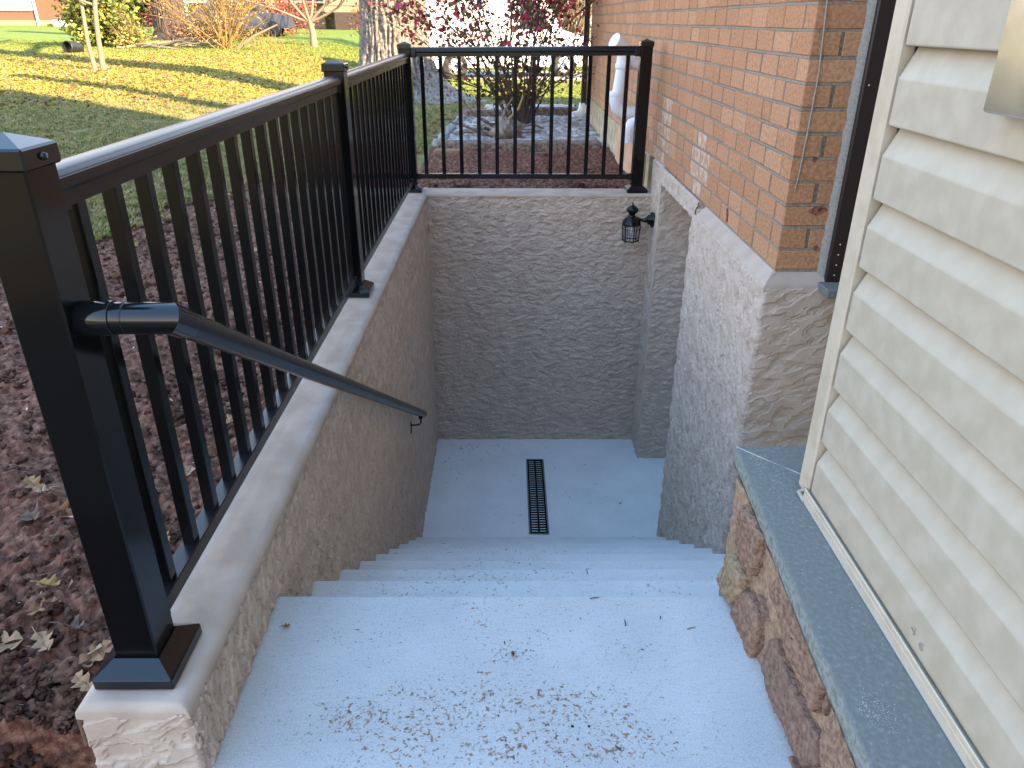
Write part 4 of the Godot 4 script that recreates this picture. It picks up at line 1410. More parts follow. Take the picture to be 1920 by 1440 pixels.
func build_ground() -> void:
	g1 = noise(1.0, 801, 4)
	g2 = noise(1.0, 802, 3)
	# one sheet to the horizon with the well and the soil beds left open
	var xs := []
	for v in spaced(0.6, 260.0, 0.5, 1.22):
		xs.append(-v)
	xs.reverse()
	xs.erase(-0.6)
	xs = xs.filter(func(v): return v < -12.0)
	var x := -12.0
	while x < -0.80:
		xs.append(x)
		x += 0.14
	xs.append_array([-0.765, 1.03, 1.5, 2.0, 3.0, 5.0, 8.0, 14.0, 25.0, 50.0, 120.0, 260.0])
	var zs := [260.0, 120.0, 50.0, 25.0, 12.0, 6.0, 3.0, 1.5, 0.9, 0.0, -1.0, -2.0, -3.0, -3.6]
	var z := -3.8
	while z > -5.4:
		zs.append(z)
		z -= 0.15
	zs.append(-5.5)
	z = -5.65
	while z > -18.0:
		zs.append(z)
		z -= 0.15
	while z > -60.0:
		zs.append(z)
		z -= 0.5
	for v in [-62.0, -70.0, -85.0, -110.0, -160.0, -260.0]:
		zs.append(v)
	var m := MB.new()
	var nu := xs.size()
	for j in zs.size():
		for i in nu:
			var px: float = xs[i]
			var pzz: float = zs[j]
			var y := lawn_y(clampf(px, -40, 40), maxf(pzz, -60.0)) + 0.02 * g1.get_noise_2d(px * 0.8, pzz * 0.8)
			if pzz > -5.6 and px > -3.0 or pzz > -8.3 and px > -0.75 and px < 1.1:
				y = minf(y, 0.03)
			if pzz > -2.5:
				y = -0.3 if pzz < 0.4 and px > -3.0 else -0.06
			m.v.append(Vector3(px, y, pzz))
			m.n.append(Vector3.UP)
			m.t.append(Vector2(px, pzz))
			var n := g1.get_noise_2d(px * 1.3, pzz * 1.3) + 0.6 * g2.get_noise_2d(px * 6.0, pzz * 6.0)
			var c := Color(0.11, 0.13, 0.025).lerp(Color(0.26, 0.19, 0.09), clampf(0.4 + 0.9 * n, 0, 1))
			var far_lawn := smoothstep(-24.0, -30.0, pzz) * smoothstep(2.0, -4.0, px)
			c = c.lerp(Color(0.15, 0.21, 0.02), far_lawn)
			c = c.lerp(Color(0.29, 0.235, 0.032), 0.8 * lit_zone(px, pzz))
			# worn, muddy edge next to the dug soil
			c = c.lerp(Color(0.11, 0.068, 0.045), 0.8 * smoothstep(0.9, 0.0, Vector2(maxf(0.0, -2.6 - px), maxf(0.0, -6.3 - pzz)).length() + 0.5 * n))
			m.c.append(c)
	for j in zs.size() - 1:
		for i in nu - 1:
			var cx: float = (xs[i] + xs[i + 1]) * 0.5
			var cz: float = (zs[j] + zs[j + 1]) * 0.5
			if cx > -0.765 and cx < 1.03 and cz > -5.5 and cz < 0.9:
				continue
			if cx > 1.03 and cx < 3.0 and cz > -10.0 and cz < 0.9:
				continue
			var a := j * nu + i
			m.ix.append_array(PackedInt32Array([a, a + nu + 1, a + 1, a, a + nu, a + nu + 1]))
	var gm := vmat(1.0)
	gm.heightmap_enabled = true
	gm.uv1_triplanar = true
	gm.uv1_world_triplanar = true
	gm.uv1_scale = Vector3.ONE / 0.8
	gm.heightmap_texture = ntex(noise(0.06, 805, 5), 512)
	gm.heightmap_scale = 2.0
	ground_piece("lawn_ground", m.mesh(), gm)
	# dug soil left of the wall and behind the back wall
	var beds := [[-3.3, XO + 0.005, -0.3, -7.6, 0.0125], [XO + 0.005, 1.03, ZB - 0.19, -8.05, 0.0125], [XO, -0.597, 0.6, -0.953, 0.0125]]
	for b in beds:
		var bx := []
		for v in spaced(0.0, b[1] - b[0], 0.007 if b[0] < -2.0 else 0.0125, 1.008 if b[0] < -2.0 else 1.0):
			bx.append(b[1] - v)
		bx.reverse()
		var bz := []
		for v in spaced(0.0, b[2] - b[3], 0.007 if b[0] < -2.0 else 0.0125, 1.003 if b[0] < -2.0 else 1.0):
			bz.append(b[2] - v)
		var nx := bx.size() - 1
		var nz := bz.size() - 1
		var p := PackedVector3Array()
		for jj in nz + 1:
			var zz: float = bz[jj]
			for ii in nx + 1:
				var xx: float = bx[ii]
				var y := soil_y(xx, zz)
				# the bed thins out into the grass
				var edge: float = smoothstep(-2.35, -3.15, xx + 0.35 * g1.get_noise_2d(zz * 1.2, 3.0) - 0.18 * (-zz - 4.0) * smoothstep(-4.0, -5.0, zz)) if b[0] < -2.0 else 0.0
				edge = maxf(edge, smoothstep(-6.3, -7.3, zz + 0.4 * g1.get_noise_2d(xx * 1.2, 8.0)) if b[0] < -2.0 else 0.0)
				if b[0] > -2.0 and b[2] < -1.0:
					y += 0.03 * smoothstep(-5.6, -6.6, zz)
				p.append(Vector3(xx, y - 0.12 * edge, zz))
		var sm := MB.new()
		var scol := PackedColorArray()
		for q in p:
			var dry := 1.0
			if b[0] < -2.0:
				dry = 1.0 + 0.75 * smoothstep(-3.6, -4.8, q.z + 0.7 * g1.get_noise_2d(q.x * 1.4, q.z * 1.4)) * (1.0 - smoothstep(-1.5, -0.9, q.x))
			scol.append(Color(dry, dry, dry))
		sm.grid(p, nx + 1, nz + 1, Vector3.UP, PackedVector2Array(), scol)
		ground_piece("soil", sm.mesh(), M.soil)
	# clods
	var shapes := [rock(11, 8, 0.85, 811), rock(10, 8, 1.05, 812), rock(11, 7, 0.95, 813)]
	rng.seed = 820
	for k in 3:
		var xf := []
		var cols := []
		for i in 8200:
			var xx := 0.0
			var zz := 0.0
			if rng.randf() < 0.78:
				xx = XO - 0.02 - pow(rng.randf(), 1.3) * 1.9
				zz = -0.4 - pow(rng.randf(), 1.4) * 6.0
			else:
				xx = rng.randf_range(-0.75, 1.0)
				zz = rng.randf_range(-5.57, -7.5)
			if i % 9 == 0:
				xx = rng.randf_range(-1.7, -0.74)
				zz = rng.randf_range(-1.15, -0.35)
			var cl := g1.get_noise_2d(xx * 2.0 + 50.0, zz * 2.0)
			if cl < rng.randf_range(-0.5, 0.25) and i % 9 != 0:
				continue
			var s := 0.0035 + 0.011 * pow(rng.randf(), 2.6)
			if rng.randf() < 0.012:
				s = rng.randf_range(0.014, 0.028)
			if zz < -5.5 and xx > -0.76:
				s *= 1.7
			var ba := Basis.from_euler(Vector3(rng.randf() * 6, rng.randf() * 6, rng.randf() * 6)).scaled(Vector3(s, s * rng.randf_range(0.55, 0.9), s * rng.randf_range(0.7, 1.1)))
			xf.append(Transform3D(ba, Vector3(xx, soil_y(xx, zz) + s * 0.25, zz)))
			var t := rng.randf()
			cols.append(Color(0.10, 0.036, 0.020).lerp(Color(0.27, 0.135, 0.082), t * t))
		var o := many("soil_clods", shapes[k], M.clod, xf, cols)
		tag(o, ["rounded reddish clods lying on the dug soil", "jagged reddish clods lying on the dug soil", "flattish reddish clods lying on the dug soil"][k], "soil")
	# gravel bed
	var peb := [rock(8, 6, 0.35, 831), rock(8, 6, 0.45, 832)]
	for k in 2:
		var xf := []
		var cols := []
		for i in 4200:
			var xx := rng.randf_range(-0.62, 1.0)
			var zz := rng.randf_range(-7.85, -10.5)
			if i % 5 == 0:
				zz = rng.randf_range(-10.75, -12.0)
				xx = rng.randf_range(-0.3, 1.0)
			var stony := xx > -0.1 + 0.25 * g1.get_noise_2d(zz * 3.0, 1.0)
			if not stony and rng.randf() < 0.55:
				continue
			var s := rng.randf_range(0.020, 0.044)
			xf.append(Transform3D(Basis.from_euler(Vector3(rng.randfn(0, 0.4), rng.randf() * 6, rng.randfn(0, 0.4))).scaled(Vector3(s * 1.2, s * 0.6, s)), Vector3(xx, 0.125 + rng.randf() * 0.02, zz)))
			var t := rng.randf()
			var c := Color(0.22, 0.21, 0.20).lerp(Color(0.62, 0.59, 0.55), t * t)
			if rng.randf() < 0.2:
				c = Color(0.34, 0.24, 0.19).lerp(c, rng.randf())
			if zz < -10.6:
				c = c.lerp(Color(0.5, 0.40, 0.32), 0.5)
			cols.append(c)
		var o := many("gravel", peb[k], vmat(0.85), xf, cols)
		tag(o, ["grey river pebbles filling the bed beside the brick wall", "paler river pebbles filling the bed beside the brick wall"][k], "gravel")
	var gb := MB.new()
	gb.box(Vector3(0.18, 0.075, -9.85), Vector3(1.66, 0.09, 4.4), 0.01)
	ground_piece("gravel_base", gb.mesh(), M.soil)

func build_grass() -> void:
	rng.seed = 840
	var tuft := MB.new()
	for k in 7:
		var a := rng.randf() * TAU
		var d := Vector3(cos(a), 0, sin(a))
		var s := Vector3(-sin(a), 0, cos(a)) * 0.0028
		var o := Vector3(rng.randf_range(-1, 1), 0, rng.randf_range(-1, 1)) * 0.018
		var h := rng.randf_range(0.025, 0.05)
		var b := rng.randf_range(0.012, 0.035)
		var mid := o + d * b * 0.35 + Vector3.UP * h * 0.6
		var tip := o + d * b + Vector3.UP * h
		tuft.quad(o - s, o + s, mid + s * 0.8, mid - s * 0.8)
		tuft.tri(mid - s * 0.8, mid + s * 0.8, tip)
	var tm := tuft.mesh()
	var xf := []
	var cols := []
	var xf2 := []
	var cols2 := []
	for i in 190000:
		var f := rng.randf()
		var zz := -4.2 - 26.0 * f * (0.35 + 0.65 * f)
		var half := 0.62 * -zz
		var xx := rng.randf_range(-0.95 - half * 1.08, 1.5 + 0.05 * -zz)
		if zz > -10.7 and xx > -0.85:
			continue
		if zz > -7.6 and xx > -2.55 - 0.5 * g1.get_noise_2d(zz * 1.5, xx) + 0.22 * (-zz - 4.2):
			if rng.randf() > 0.04 or zz > -6.0:
				continue
		if zz > -12.1 and zz < -10.5 and xx > -0.4:
			continue
		var lz := lit_zone(xx, zz)
		var n := g1.get_noise_2d(xx * 1.3, zz * 1.3) + 0.5 * g2.get_noise_2d(xx * 5.0, zz * 5.0)
		if lz > 0.5 and rng.randf() < 0.25:
			continue
		if n > 0.12 and rng.randf() < 0.5:
			continue
		var far_k := 1.0 + 0.05 * maxf(0.0, -zz - 8.0)
		var s := rng.randf_range(0.7, 1.3) * far_k
		var c := Color(0.135, 0.155, 0.024).lerp(Color(0.28, 0.245, 0.06), clampf(rng.randf() * 0.8 + 0.3 * n, 0.0, 1.0))
		if rng.randf() < 0.30 + 0.5 * maxf(0.0, n):
			c = Color(0.34, 0.24, 0.10)
		if zz < -19.0 and xx < -3.0 or zz < -14.0:
			c = c.lerp(Color(0.19, 0.25, 0.025), 0.7)
		c = c.lerp(Color(0.33, 0.305, 0.03), 0.6 * lz)
		xf.append(Transform3D(Basis(Vector3.UP, rng.randf() * TAU).scaled(Vector3(s, s * 0.75 / sqrt(far_k), s)), Vector3(xx, lawn_y(xx, zz) + 0.02 * g1.get_noise_2d(xx * 0.8, zz * 0.8) - 0.004, zz)))
		cols.append(c)
	var o := many("grass", tm, M.leaf, xf, cols)
	tag(o, "short patchy lawn grass in the garden beyond the railing", "grass")
	# fallen leaves over the lawn
	var lf := MB.new()
	lf.quad(Vector3(-0.03, 0.006, 0), Vector3(0, 0, -0.018), Vector3(0.032, 0.010, 0), Vector3(0, 0.001, 0.017), Vector3.UP)
	lf.tri(Vector3(0, 0, -0.018), Vector3(0.012, 0.012, -0.03), Vector3(0.02, 0.006, -0.008), Vector3.UP)
	lf.tri(Vector3(0, 0, 0.017), Vector3(-0.014, 0.013, 0.028), Vector3(-0.018, 0.004, 0.006), Vector3.UP)
	var lm := lf.mesh()
	for i in 120000:
		var f := rng.randf()
		var zz := -4.0 - 24.0 * f
		var half := 0.62 * -zz
		var xx := rng.randf_range(-0.95 - half * 1.08, 0.5)
		if zz > -10.7 and xx > -0.85:
			continue
		var lz := lit_zone(xx, zz)
		if rng.randf() > 0.012 + lz * 0.34:
			continue
		var s := rng.randf_range(0.55, 1.15) * (1.0 + 0.015 * maxf(0.0, -zz - 8.0))
		var t := rng.randf()
		var c := Color(0.30, 0.16, 0.03).lerp(Color(0.44, 0.29, 0.055), t)
		if rng.randf() < 0.28:
			c = Color(0.17, 0.075, 0.032)
		elif rng.randf() < 0.18:
			c = Color(0.36, 0.27, 0.16)
		if zz > -12.6:
			c = c.lerp(Color(0.13, 0.075, 0.055), 0.65)
		xf2.append(Transform3D(Basis.from_euler(Vector3(rng.randfn(0, 0.35), rng.randf() * TAU, rng.randfn(0, 0.35))).scaled(Vector3.ONE * s), Vector3(xx, lawn_y(xx, zz) + 0.02 + rng.randf() * 0.02, zz)))
		cols2.append(c)
	var o2 := many("leaf_litter", lm, M.leaf, xf2, cols2)
	tag(o2, "golden brown fallen leaves carpeting the lawn under the trees", "leaves")
	# chips and scraps on the soil
	var chip := MB.new()
	chip.quad(Vector3(-0.010, 0.0, -0.003), Vector3(0.010, 0.002, -0.004), Vector3(0.009, 0.0, 0.004), Vector3(-0.011, 0.003, 0.003), Vector3.UP)
	var xf3 := []
	var cols3 := []
	for i in 650:
		var xx := XO - 0.02 - pow(rng.randf(), 1.2) * 2.0
		var zz := -0.9 - pow(rng.randf(), 1.3) * 6.0
		if i > 430:
			xx = rng.randf_range(-0.75, 1.0)
			zz = rng.randf_range(-5.6, -7.6)
		var s := rng.randf_range(0.35, 1.5)
		xf3.append(Transform3D(Basis.from_euler(Vector3(rng.randfn(0, 0.5), rng.randf() * TAU, rng.randfn(0, 0.5))).scaled(Vector3(s, s, s * rng.randf_range(0.3, 1.4))), Vector3(xx, soil_y(xx, zz) + 0.008, zz)))
		cols3.append([Color(0.34, 0.25, 0.16), Color(0.22, 0.13, 0.075), Color(0.5, 0.45, 0.40), Color(0.13, 0.075, 0.05), Color(0.40, 0.27, 0.13)][rng.randi() % 5])
	var o3 := many("wood_chips", chip.mesh(), M.litter, xf3, cols3)
	tag(o3, "pale chips and scraps of leaf scattered on the dug soil", "chips")

# an oak leaf with lobes, curled a little
func oak_leaf(size: float, curl: float, seed_: int) -> MB:
	rng.seed = seed_
	var m := MB.new()
	var half := []
	var steps := 29
	var ph := rng.randf_range(-0.3, 0.3)
	for i in steps:
		var f := i / float(steps - 1)
		var lobe := pow(0.5 + 0.5 * cos(f * TAU * 3.0 + PI + ph), 0.7)
		var w := (0.05 + 0.34 * pow(sin(f * PI), 0.8) * (0.75 + 0.25 * f)) * (0.38 + 0.62 * lobe) * (1.0 + 0.06 * sin(i * 2.3 + seed_))
		if i == 0 or i == steps - 1:
			w = 0.012
		half.append(w)
	var bend := rng.randf_range(0.5, 1.2) * curl
	var at := func(f: float, w: float, sd: float) -> Vector3:
		var y: float = curl * 0.55 * w * w * 4.0 + bend * 0.25 * pow(f - 0.45, 2.0) * 2.0 + 0.05 * sin(f * 7.0 + sd * 1.3 + seed_)
		return Vector3((w * sd + 0.04 * sin(f * 3.0)) * size, y * size, (f - 0.5) * size)
	for i in steps - 1:
		var f0 := i / float(steps - 1)
		var f1 := (i + 1) / float(steps - 1)
		for sd in [-1.0, 1.0]:
			m.quad(at.call(f0, 0.0, sd), at.call(f0, half[i], sd), at.call(f1, half[i + 1], sd), at.call(f1, 0.0, sd), Vector3.UP)
	m.tube([at.call(0.0, 0.0, 1.0) + Vector3(0, 0.001, -0.3 * size), at.call(0.0, 0.0, 1.0) + Vector3(0, 0.004, 0), at.call(0.6, 0.0, 1.0) + Vector3(0, 0.001, 0)], [0.0012, 0.0012, 0.0006], 4, false)
	return m

func build_fallen_leaves() -> void:
	var L := [
		[-1.318, -1.766, 0.085, 0.5, 0.288, 0.216, 0.122, "tan curled leaf on the soil, farthest left of the leaf cluster beside the nearest post"],
		[-1.274, -1.733, 0.06, 0.9, 0.396, 0.360, 0.302, "small pale curled leaf lying beside the big brown leaf on the soil"],
		[-1.225, -1.735, 0.14, 0.7, 0.173, 0.108, 0.079, "largest dull brown oak leaf, curled up against the nearest post"],
		[-1.196, -1.655, 0.11, 0.8, 0.216, 0.097, 0.036, "orange brown oak leaf in the cluster left of the nearest post"],
		[-1.245, -1.620, 0.11, 1.0, 0.122, 0.101, 0.086, "dark grey curled leaf in front of the orange brown leaf on the soil"],
		[-1.07, -1.371, 0.075, 0.7, 0.338, 0.252, 0.086, "yellow curled leaf lying alone on the soil left of the post"],
		[-0.959, -1.251, 0.08, 0.9, 0.173, 0.137, 0.137, "purplish grey leaf on a clod close to the base of the nearest post"],
		[-1.043, -1.304, 0.085, 0.5, 0.259, 0.158, 0.086, "thin tan leaf between the yellow leaf and the star-shaped leaf"],
		[-1.085, -1.205, 0.11, 0.3, 0.346, 0.259, 0.173, "pale oak leaf at the left edge of the soil"],
		[-0.99, -1.201, 0.085, 0.35, 0.331, 0.252, 0.187, "light tan star-shaped leaf on the soil"],
		[-0.860, -1.171, 0.09, 0.5, 0.302, 0.216, 0.144, "tan oak leaf leaning against the wall side by the post base"],
		[-0.845, -1.09, 0.07, 0.6, 0.331, 0.259, 0.173, "narrow tan leaf tucked against the corner of the stucco wall"],
		[-0.882, -0.986, 0.075, 0.25, 0.216, 0.115, 0.061, "flat orange brown leaf on soil at the lower left"],
		[-0.877, -1.559, 0.06, 0.6, 0.360, 0.274, 0.094, "small yellow leaf seen between the first balusters"],
		[-0.93, -1.86, 0.07, 0.7, 0.374, 0.317, 0.259, "whitish curled leaf behind the second gap of the railing"],
		[-0.95, -2.02, 0.06, 0.6, 0.288, 0.094, 0.036, "small orange red leaf behind the third gap of the railing"],
		[-0.90, -2.16, 0.07, 0.7, 0.360, 0.302, 0.216, "pale leaf by the wall foot behind the fourth gap of the railing"],
	]
	for k in L.size():
		var q: Array = L[k]
		var m := oak_leaf(q[2] * 0.82, q[3] * 1.3, 860 + k)
		var lm := mat(q[4] * 0.85, q[5] * 0.66, q[6] * 0.48, 0.75)
		lm.backlight_enabled = true
		lm.backlight = Color(0.2, 0.15, 0.1)
		var o := put("fallen_leaf", m.mesh(), lm)
		o.position = Vector3(q[0], soil_y(q[0], q[1]) + 0.016, q[1])
		o.rotation = Vector3(rng.randf_range(-0.3, 0.3), rng.randf() * TAU, rng.randf_range(-0.3, 0.3))
		tag(o, q[7], "leaf", "fallen leaves on the soil")
	var D := [[-0.524, 0.0, -1.349, 0.020, "small rust-coloured leaf scrap at the left side of the landing"], [0.013, 0.0, -1.262, 0.018, "dark torn leaf scrap near the middle of the landing"], [0.62, -0.79, -2.40, 0.016, "small dark leaf scrap on a lower step below the pier"], [0.80, PF, -4.42, 0.022, "small black leaf on the well floor near the right wall"]]
	for k in D.size():
		var q: Array = D[k]
		var o := put("leaf_scrap", oak_leaf(q[3], 0.6, 890 + k).mesh(), mat(0.10 if k != 0 else 0.24, 0.04 if k != 0 else 0.09, 0.025, 0.8))
		o.position = Vector3(q[0], q[1] + 0.005, q[2])
		if k == 2:
			o.position = Vector3(0.55, -RISE * 5 + 0.005, -2.75)
		o.rotation = Vector3(0.2, 2.1 + k, 0.1)
		tag(o, q[4], "leaf")

# ---------------------------------------------------------------- garden
func limb(m: MB, a: Vector3, d: Vector3, length: float, r: float, depth: int, tips: Array, spread := 0.6, droop := 0.0, kids := 3, sides := 6) -> void:
	var path := [a]
	var rad := [r]
	var p := a
	var dir := d.normalized()
	var seg := 4
	for k in seg:
		dir = (dir + Vector3(rng.randfn(0, 0.10), rng.randfn(0, 0.07) - droop, rng.randfn(0, 0.10))).normalized()
		p += dir * length / seg
		path.append(p)
		rad.append(r * (1.0 - 0.5 * (k + 1) / seg))
		if depth <= 1:
			tips.append([p, dir])
	m.tube(path, rad, sides, false)
	if depth > 0:
		for k in kids:
			var at: Vector3 = path[2 + rng.randi() % (seg - 1)]
			var side := Vector3(rng.randfn(0, 1), rng.randfn(0, 0.6) + 0.2, rng.randfn(0, 1)).normalized()
			limb(m, at, dir + side * spread, length * rng.randf_range(0.55, 0.8), r * 0.5, depth - 1, tips, spread, droop, kids, maxi(3, sides - 1))

func leaf_shape(l: float, w: float) -> ArrayMesh:
	var m := MB.new()
	m.quad(Vector3(0, 0, 0), Vector3(w, l * 0.10, l * 0.45), Vector3(0, 0.0, l), Vector3(-w, l * 0.08, l * 0.5), Vector3.UP)
	return m.mesh()

func leaves(called: String, parent: Node, tips: Array, count: int, jitter: float, size: Vector2, colors: Array, shape: Mesh, droop := 0.3) -> void:
	var xf := []
	var cols := []
	for i in count:
		var t: Array = tips[rng.randi() % tips.size()]
		var p: Vector3 = t[0] + Vector3(rng.randfn(0, 1), rng.randfn(0, 1), rng.randfn(0, 1)) * jitter
		var d := Vector3(rng.randfn(0, 1), rng.randfn(0, 0.6) - droop, rng.randfn(0, 1)).normalized()
		var s := rng.randf_range(size.x, size.y)
		var b := Basis.looking_at(-d, Vector3(0.1, 1, 0.2).normalized()) * Basis(Vector3.BACK, rng.randf() * TAU)
		xf.append(Transform3D(b.scaled(Vector3.ONE * s), p))
		var a: Color = colors[rng.randi() % colors.size()]
		cols.append(a * rng.randf_range(0.75, 1.2))
	many(called, shape, M.leaf, xf, cols, parent)

func build_garden() -> void:
	var leaf1 := leaf_shape(1.0, 0.3)
	# burning bush behind the back railing
	rng.seed = 901
	var b := thing("burning_bush", "leggy shrub with dark stems and sparse crimson and dull green leaves behind the back railing", "shrub", Vector3.ZERO)
	var base := Vector3(0.16, 0.12, -9.7)
	var tips := []
	var low := []
	var m := MB.new()
	for k in 22:
		var a := TAU * k / 22.0 + rng.randfn(0, 0.15)
		var out := rng.randf_range(0.10, 0.62)
		var d := Vector3(cos(a) * out, 1.0, sin(a) * out * 0.7)
		limb(m, base + Vector3(cos(a) * 0.10, 0, sin(a) * 0.08), d, rng.randf_range(1.1, 1.5), rng.randf_range(0.010, 0.019), 2, tips, 0.45, 0.0, 3, 6)
	for k in 8:   # low side shoots
		var a := rng.randf() * TAU
		limb(m, base + Vector3(cos(a) * 0.08, 0.25, sin(a) * 0.06), Vector3(cos(a), 0.55, sin(a) * 0.5), 0.75, 0.010, 1, low, 0.5, 0.02, 3, 5)
	m.tube([base + Vector3(0, -0.05, 0), base + Vector3(0.02, 0.10, 0), base + Vector3(0, 0.35, 0)], [0.13, 0.10, 0.06], 9)
	put("stems", m.mesh(), M.stem, b)
	leaves("red_leaves", b, tips, 2100, 0.05, Vector2(0.05, 0.10), [Color(0.50, 0.03, 0.075), Color(0.60, 0.05, 0.10), Color(0.36, 0.025, 0.055), Color(0.36, 0.10, 0.04)], leaf1, 0.6)
	leaves("green_leaves", b, tips, 1700, 0.05, Vector2(0.04, 0.085), [Color(0.12, 0.11, 0.035), Color(0.17, 0.15, 0.04), Color(0.09, 0.08, 0.035), Color(0.20, 0.14, 0.045)], leaf1, 0.5)
	leaves("low_leaves", b, low, 650, 0.09, Vector2(0.03, 0.065), [Color(0.25, 0.05, 0.035), Color(0.08, 0.065, 0.025), Color(0.06, 0.05, 0.02), Color(0.16, 0.08, 0.04)], leaf1, 0.8)
	# leafy heart of the bush low down
	var heart := []
	for k in 90:
		heart.append([base + Vector3(rng.randfn(-0.08, 0.17), rng.randf_range(0.28, 0.95), rng.randfn(0, 0.12)), Vector3.UP])
	leaves("dense_leaves", b, heart, 600, 0.05, Vector2(0.045, 0.085), [Color(0.09, 0.085, 0.03), Color(0.14, 0.11, 0.035), Color(0.07, 0.06, 0.03), Color(0.24, 0.06, 0.04)], leaf1, 1.0)
	# roots and stump beside it
	var rt := thing("root_pile", "heap of dug-up twisted roots in front of the red-leaved shrub", "roots")
	var rm := MB.new()
	rng.seed = 905
	for k in 16:
		var p := Vector3(rng.randf_range(-0.55, 0.0), 0.13 + rng.randf() * 0.05, rng.randf_range(-8.5, -9.3))
		var d := Vector3(rng.randfn(0, 1), rng.randf_range(-0.1, 0.45), rng.randfn(0, 0.6)).normalized()
		var q := [p]
		var rr := [rng.randf_range(0.015, 0.035)]
		for i in 5:
			d = (d + Vector3(rng.randfn(0, 0.3), rng.randfn(-0.06, 0.2), rng.randfn(0, 0.3))).normalized()
			p += d * rng.randf_range(0.08, 0.15)
			p.y = maxf(p.y, 0.12)
			q.append(p)
			rr.append(rr[-1] * 0.82)
		rm.tube(q, rr, 7, true)
	put("roots", rm.mesh(), M.wood, rt)
	var ro := MB.new()
	ro.tube([Vector3(-0.18, 0.20, -8.75), Vector3(0.0, 0.30, -8.7), Vector3(0.12, 0.42, -8.72), Vector3(0.17, 0.55, -8.75)], [0.018, 0.02, 0.016, 0.010], 7)
	put("pale_root", ro.mesh(), M.gold_stem, rt, "pale orange root sticking up")
	var sp := thing("stump", "small round dug-up stump beside the root pile", "stump", Vector3(0.0, 0.2, -8.42))
	var so := put("stump_body", rock(14, 10, 0.55, 908), M.wood, sp)
	so.scale = Vector3(0.16, 0.14, 0.14)
	# timbers and edging
	var T := [[Vector3(0.115, 0.155, -7.80), Vector3(1.64, 0.12, 0.14), 0.0, "long weathered timber edging the near end of the pebble bed"], [Vector3(0.05, 0.075, -7.63), Vector3(1.42, 0.10, 0.12), 0.01, "half-buried timber at the foot of the near edging"], [Vector3(0.55, 0.19, -10.62), Vector3(0.86, 0.13, 0.13), 0.0, "grey timber edging the far end of the pebble bed right of the shrub"], [Vector3(-0.25, 0.18, -10.45), Vector3(0.62, 0.11, 0.13), 0.06, "grey timber left of the shrub at the far end of the pebble bed"]]
	for k in T.size():
		var o := thing("landscape_timber", T[k][3], "timber", T[k][0], "timbers edging the pebble bed")
		var tm := MB.new()
		tm.box(Vector3.ZERO, T[k][1], 0.018)
		put("beam", tm.mesh(), M.wood, o)
		o.rotation.y = T[k][2]
	var br := thing("edging_brick", "muddy brown brick lying in front of the near timber", "brick", Vector3(-0.58, 0.13, -7.50))
	var bm := MB.new()
	bm.box(Vector3.ZERO, Vector3(0.26, 0.09, 0.12), 0.012)
	put("brick_body", bm.mesh(), M.stone[0], br)
	rng.seed = 911
	for k in 7:
		var zz := -8.1 - 0.36 * k
		var o := thing("edging_stone", ["grey edging stone at the near left corner of the pebble bed", "second edging stone from the near end of the bed's left side", "third edging stone from the near end of the bed's left side", "fourth edging stone from the near end, beside the roots", "fifth edging stone from the near end of the bed's left side", "sixth edging stone from the near end of the bed's left side", "farthest edging stone on the left side of the bed"][k], "stone", Vector3(-0.72 + 0.02 * k, 0.13, zz), "stones edging the pebble bed")
		var so2 := put("stone_body", rock(9, 7, 0.5, 920 + k), M.bluestone_edge, o)
		so2.scale = Vector3(0.07, 0.06, 0.17)
		o.rotation.y = rng.randfn(0, 0.12)
	# the big oak
	var oak := thing("oak_tree", "big old tree with deeply furrowed grey bark left of the back railing's corner post", "tree")
	var op := PackedVector3Array()
	var on := noise(1.0, 931, 4)
	var c0 := Vector3(-1.93, 0.0, -13.9)
	var nu := 181
	var nv := 260
	for j in nv:
		var y := -0.1 + 9.0 * pow(j / float(nv - 1), 1.6)
		var r := 0.49 - 0.012 * y + 0.30 * exp(-y * 2.6)
		for i in nu:
			var a := TAU * (i % (nu - 1)) / (nu - 1)
			var fl := 0.22 * exp(-y * 2.4) * pow(maxf(0.0, cos(2.5 * a + 0.4)), 2.0)
			fl += 0.75 * exp(-y * 5.0) * pow(maxf(0.0, cos((a - 0.15) * 0.5)), 24.0)
			var f := absf(on.get_noise_3d(cos(a) * 7.0, y * 0.55, sin(a) * 7.0))
			var f2 := absf(on.get_noise_3d(cos(a) * 15.0 + 5.0, y * 1.6, sin(a) * 15.0))
			var rr := r + fl + 0.11 * minf(f * 2.6, 0.5) + 0.05 * minf(f2 * 2.0, 0.5)
			op.append(c0 + Vector3(cos(a) * rr + 0.02 * y, y, sin(a) * rr))
	var om := MB.new()
	om.grid(op, nu, nv, Vector3.ZERO, PackedVector2Array(), PackedColorArray(), true)
	put("trunk", om.mesh(), M.bark, oak)
	var lm := MB.new()
	var lt := []
	rng.seed = 933
	for k in 6:
		var a := TAU * k / 6.0
		limb(lm, c0 + Vector3(0.15, 7.0 + 0.3 * k, 0), Vector3(cos(a), 0.8, sin(a)), 3.6, 0.20, 2, lt, 0.7, 0.0, 3, 7)
	put("limbs", lm.mesh(), M.bark, oak)
	# two-stemmed young tree
	var tw := thing("young_tree", "slim young tree with two pale bare stems on the leaf-strewn lawn at left", "tree")
	var tm2 := MB.new()
	tm2.tube([Vector3(-8.86, 0.2, -17.5), Vector3(-8.90, 0.85, -17.5), Vector3(-8.88, 1.5, -17.55), Vector3(-8.92, 2.4, -17.6), Vector3(-8.9, 4.0, -17.6)], [0.055, 0.042, 0.038, 0.032, 0.02], 9)
	put("stem", tm2.mesh(), M.pale_bark, tw)
	var tm3 := MB.new()
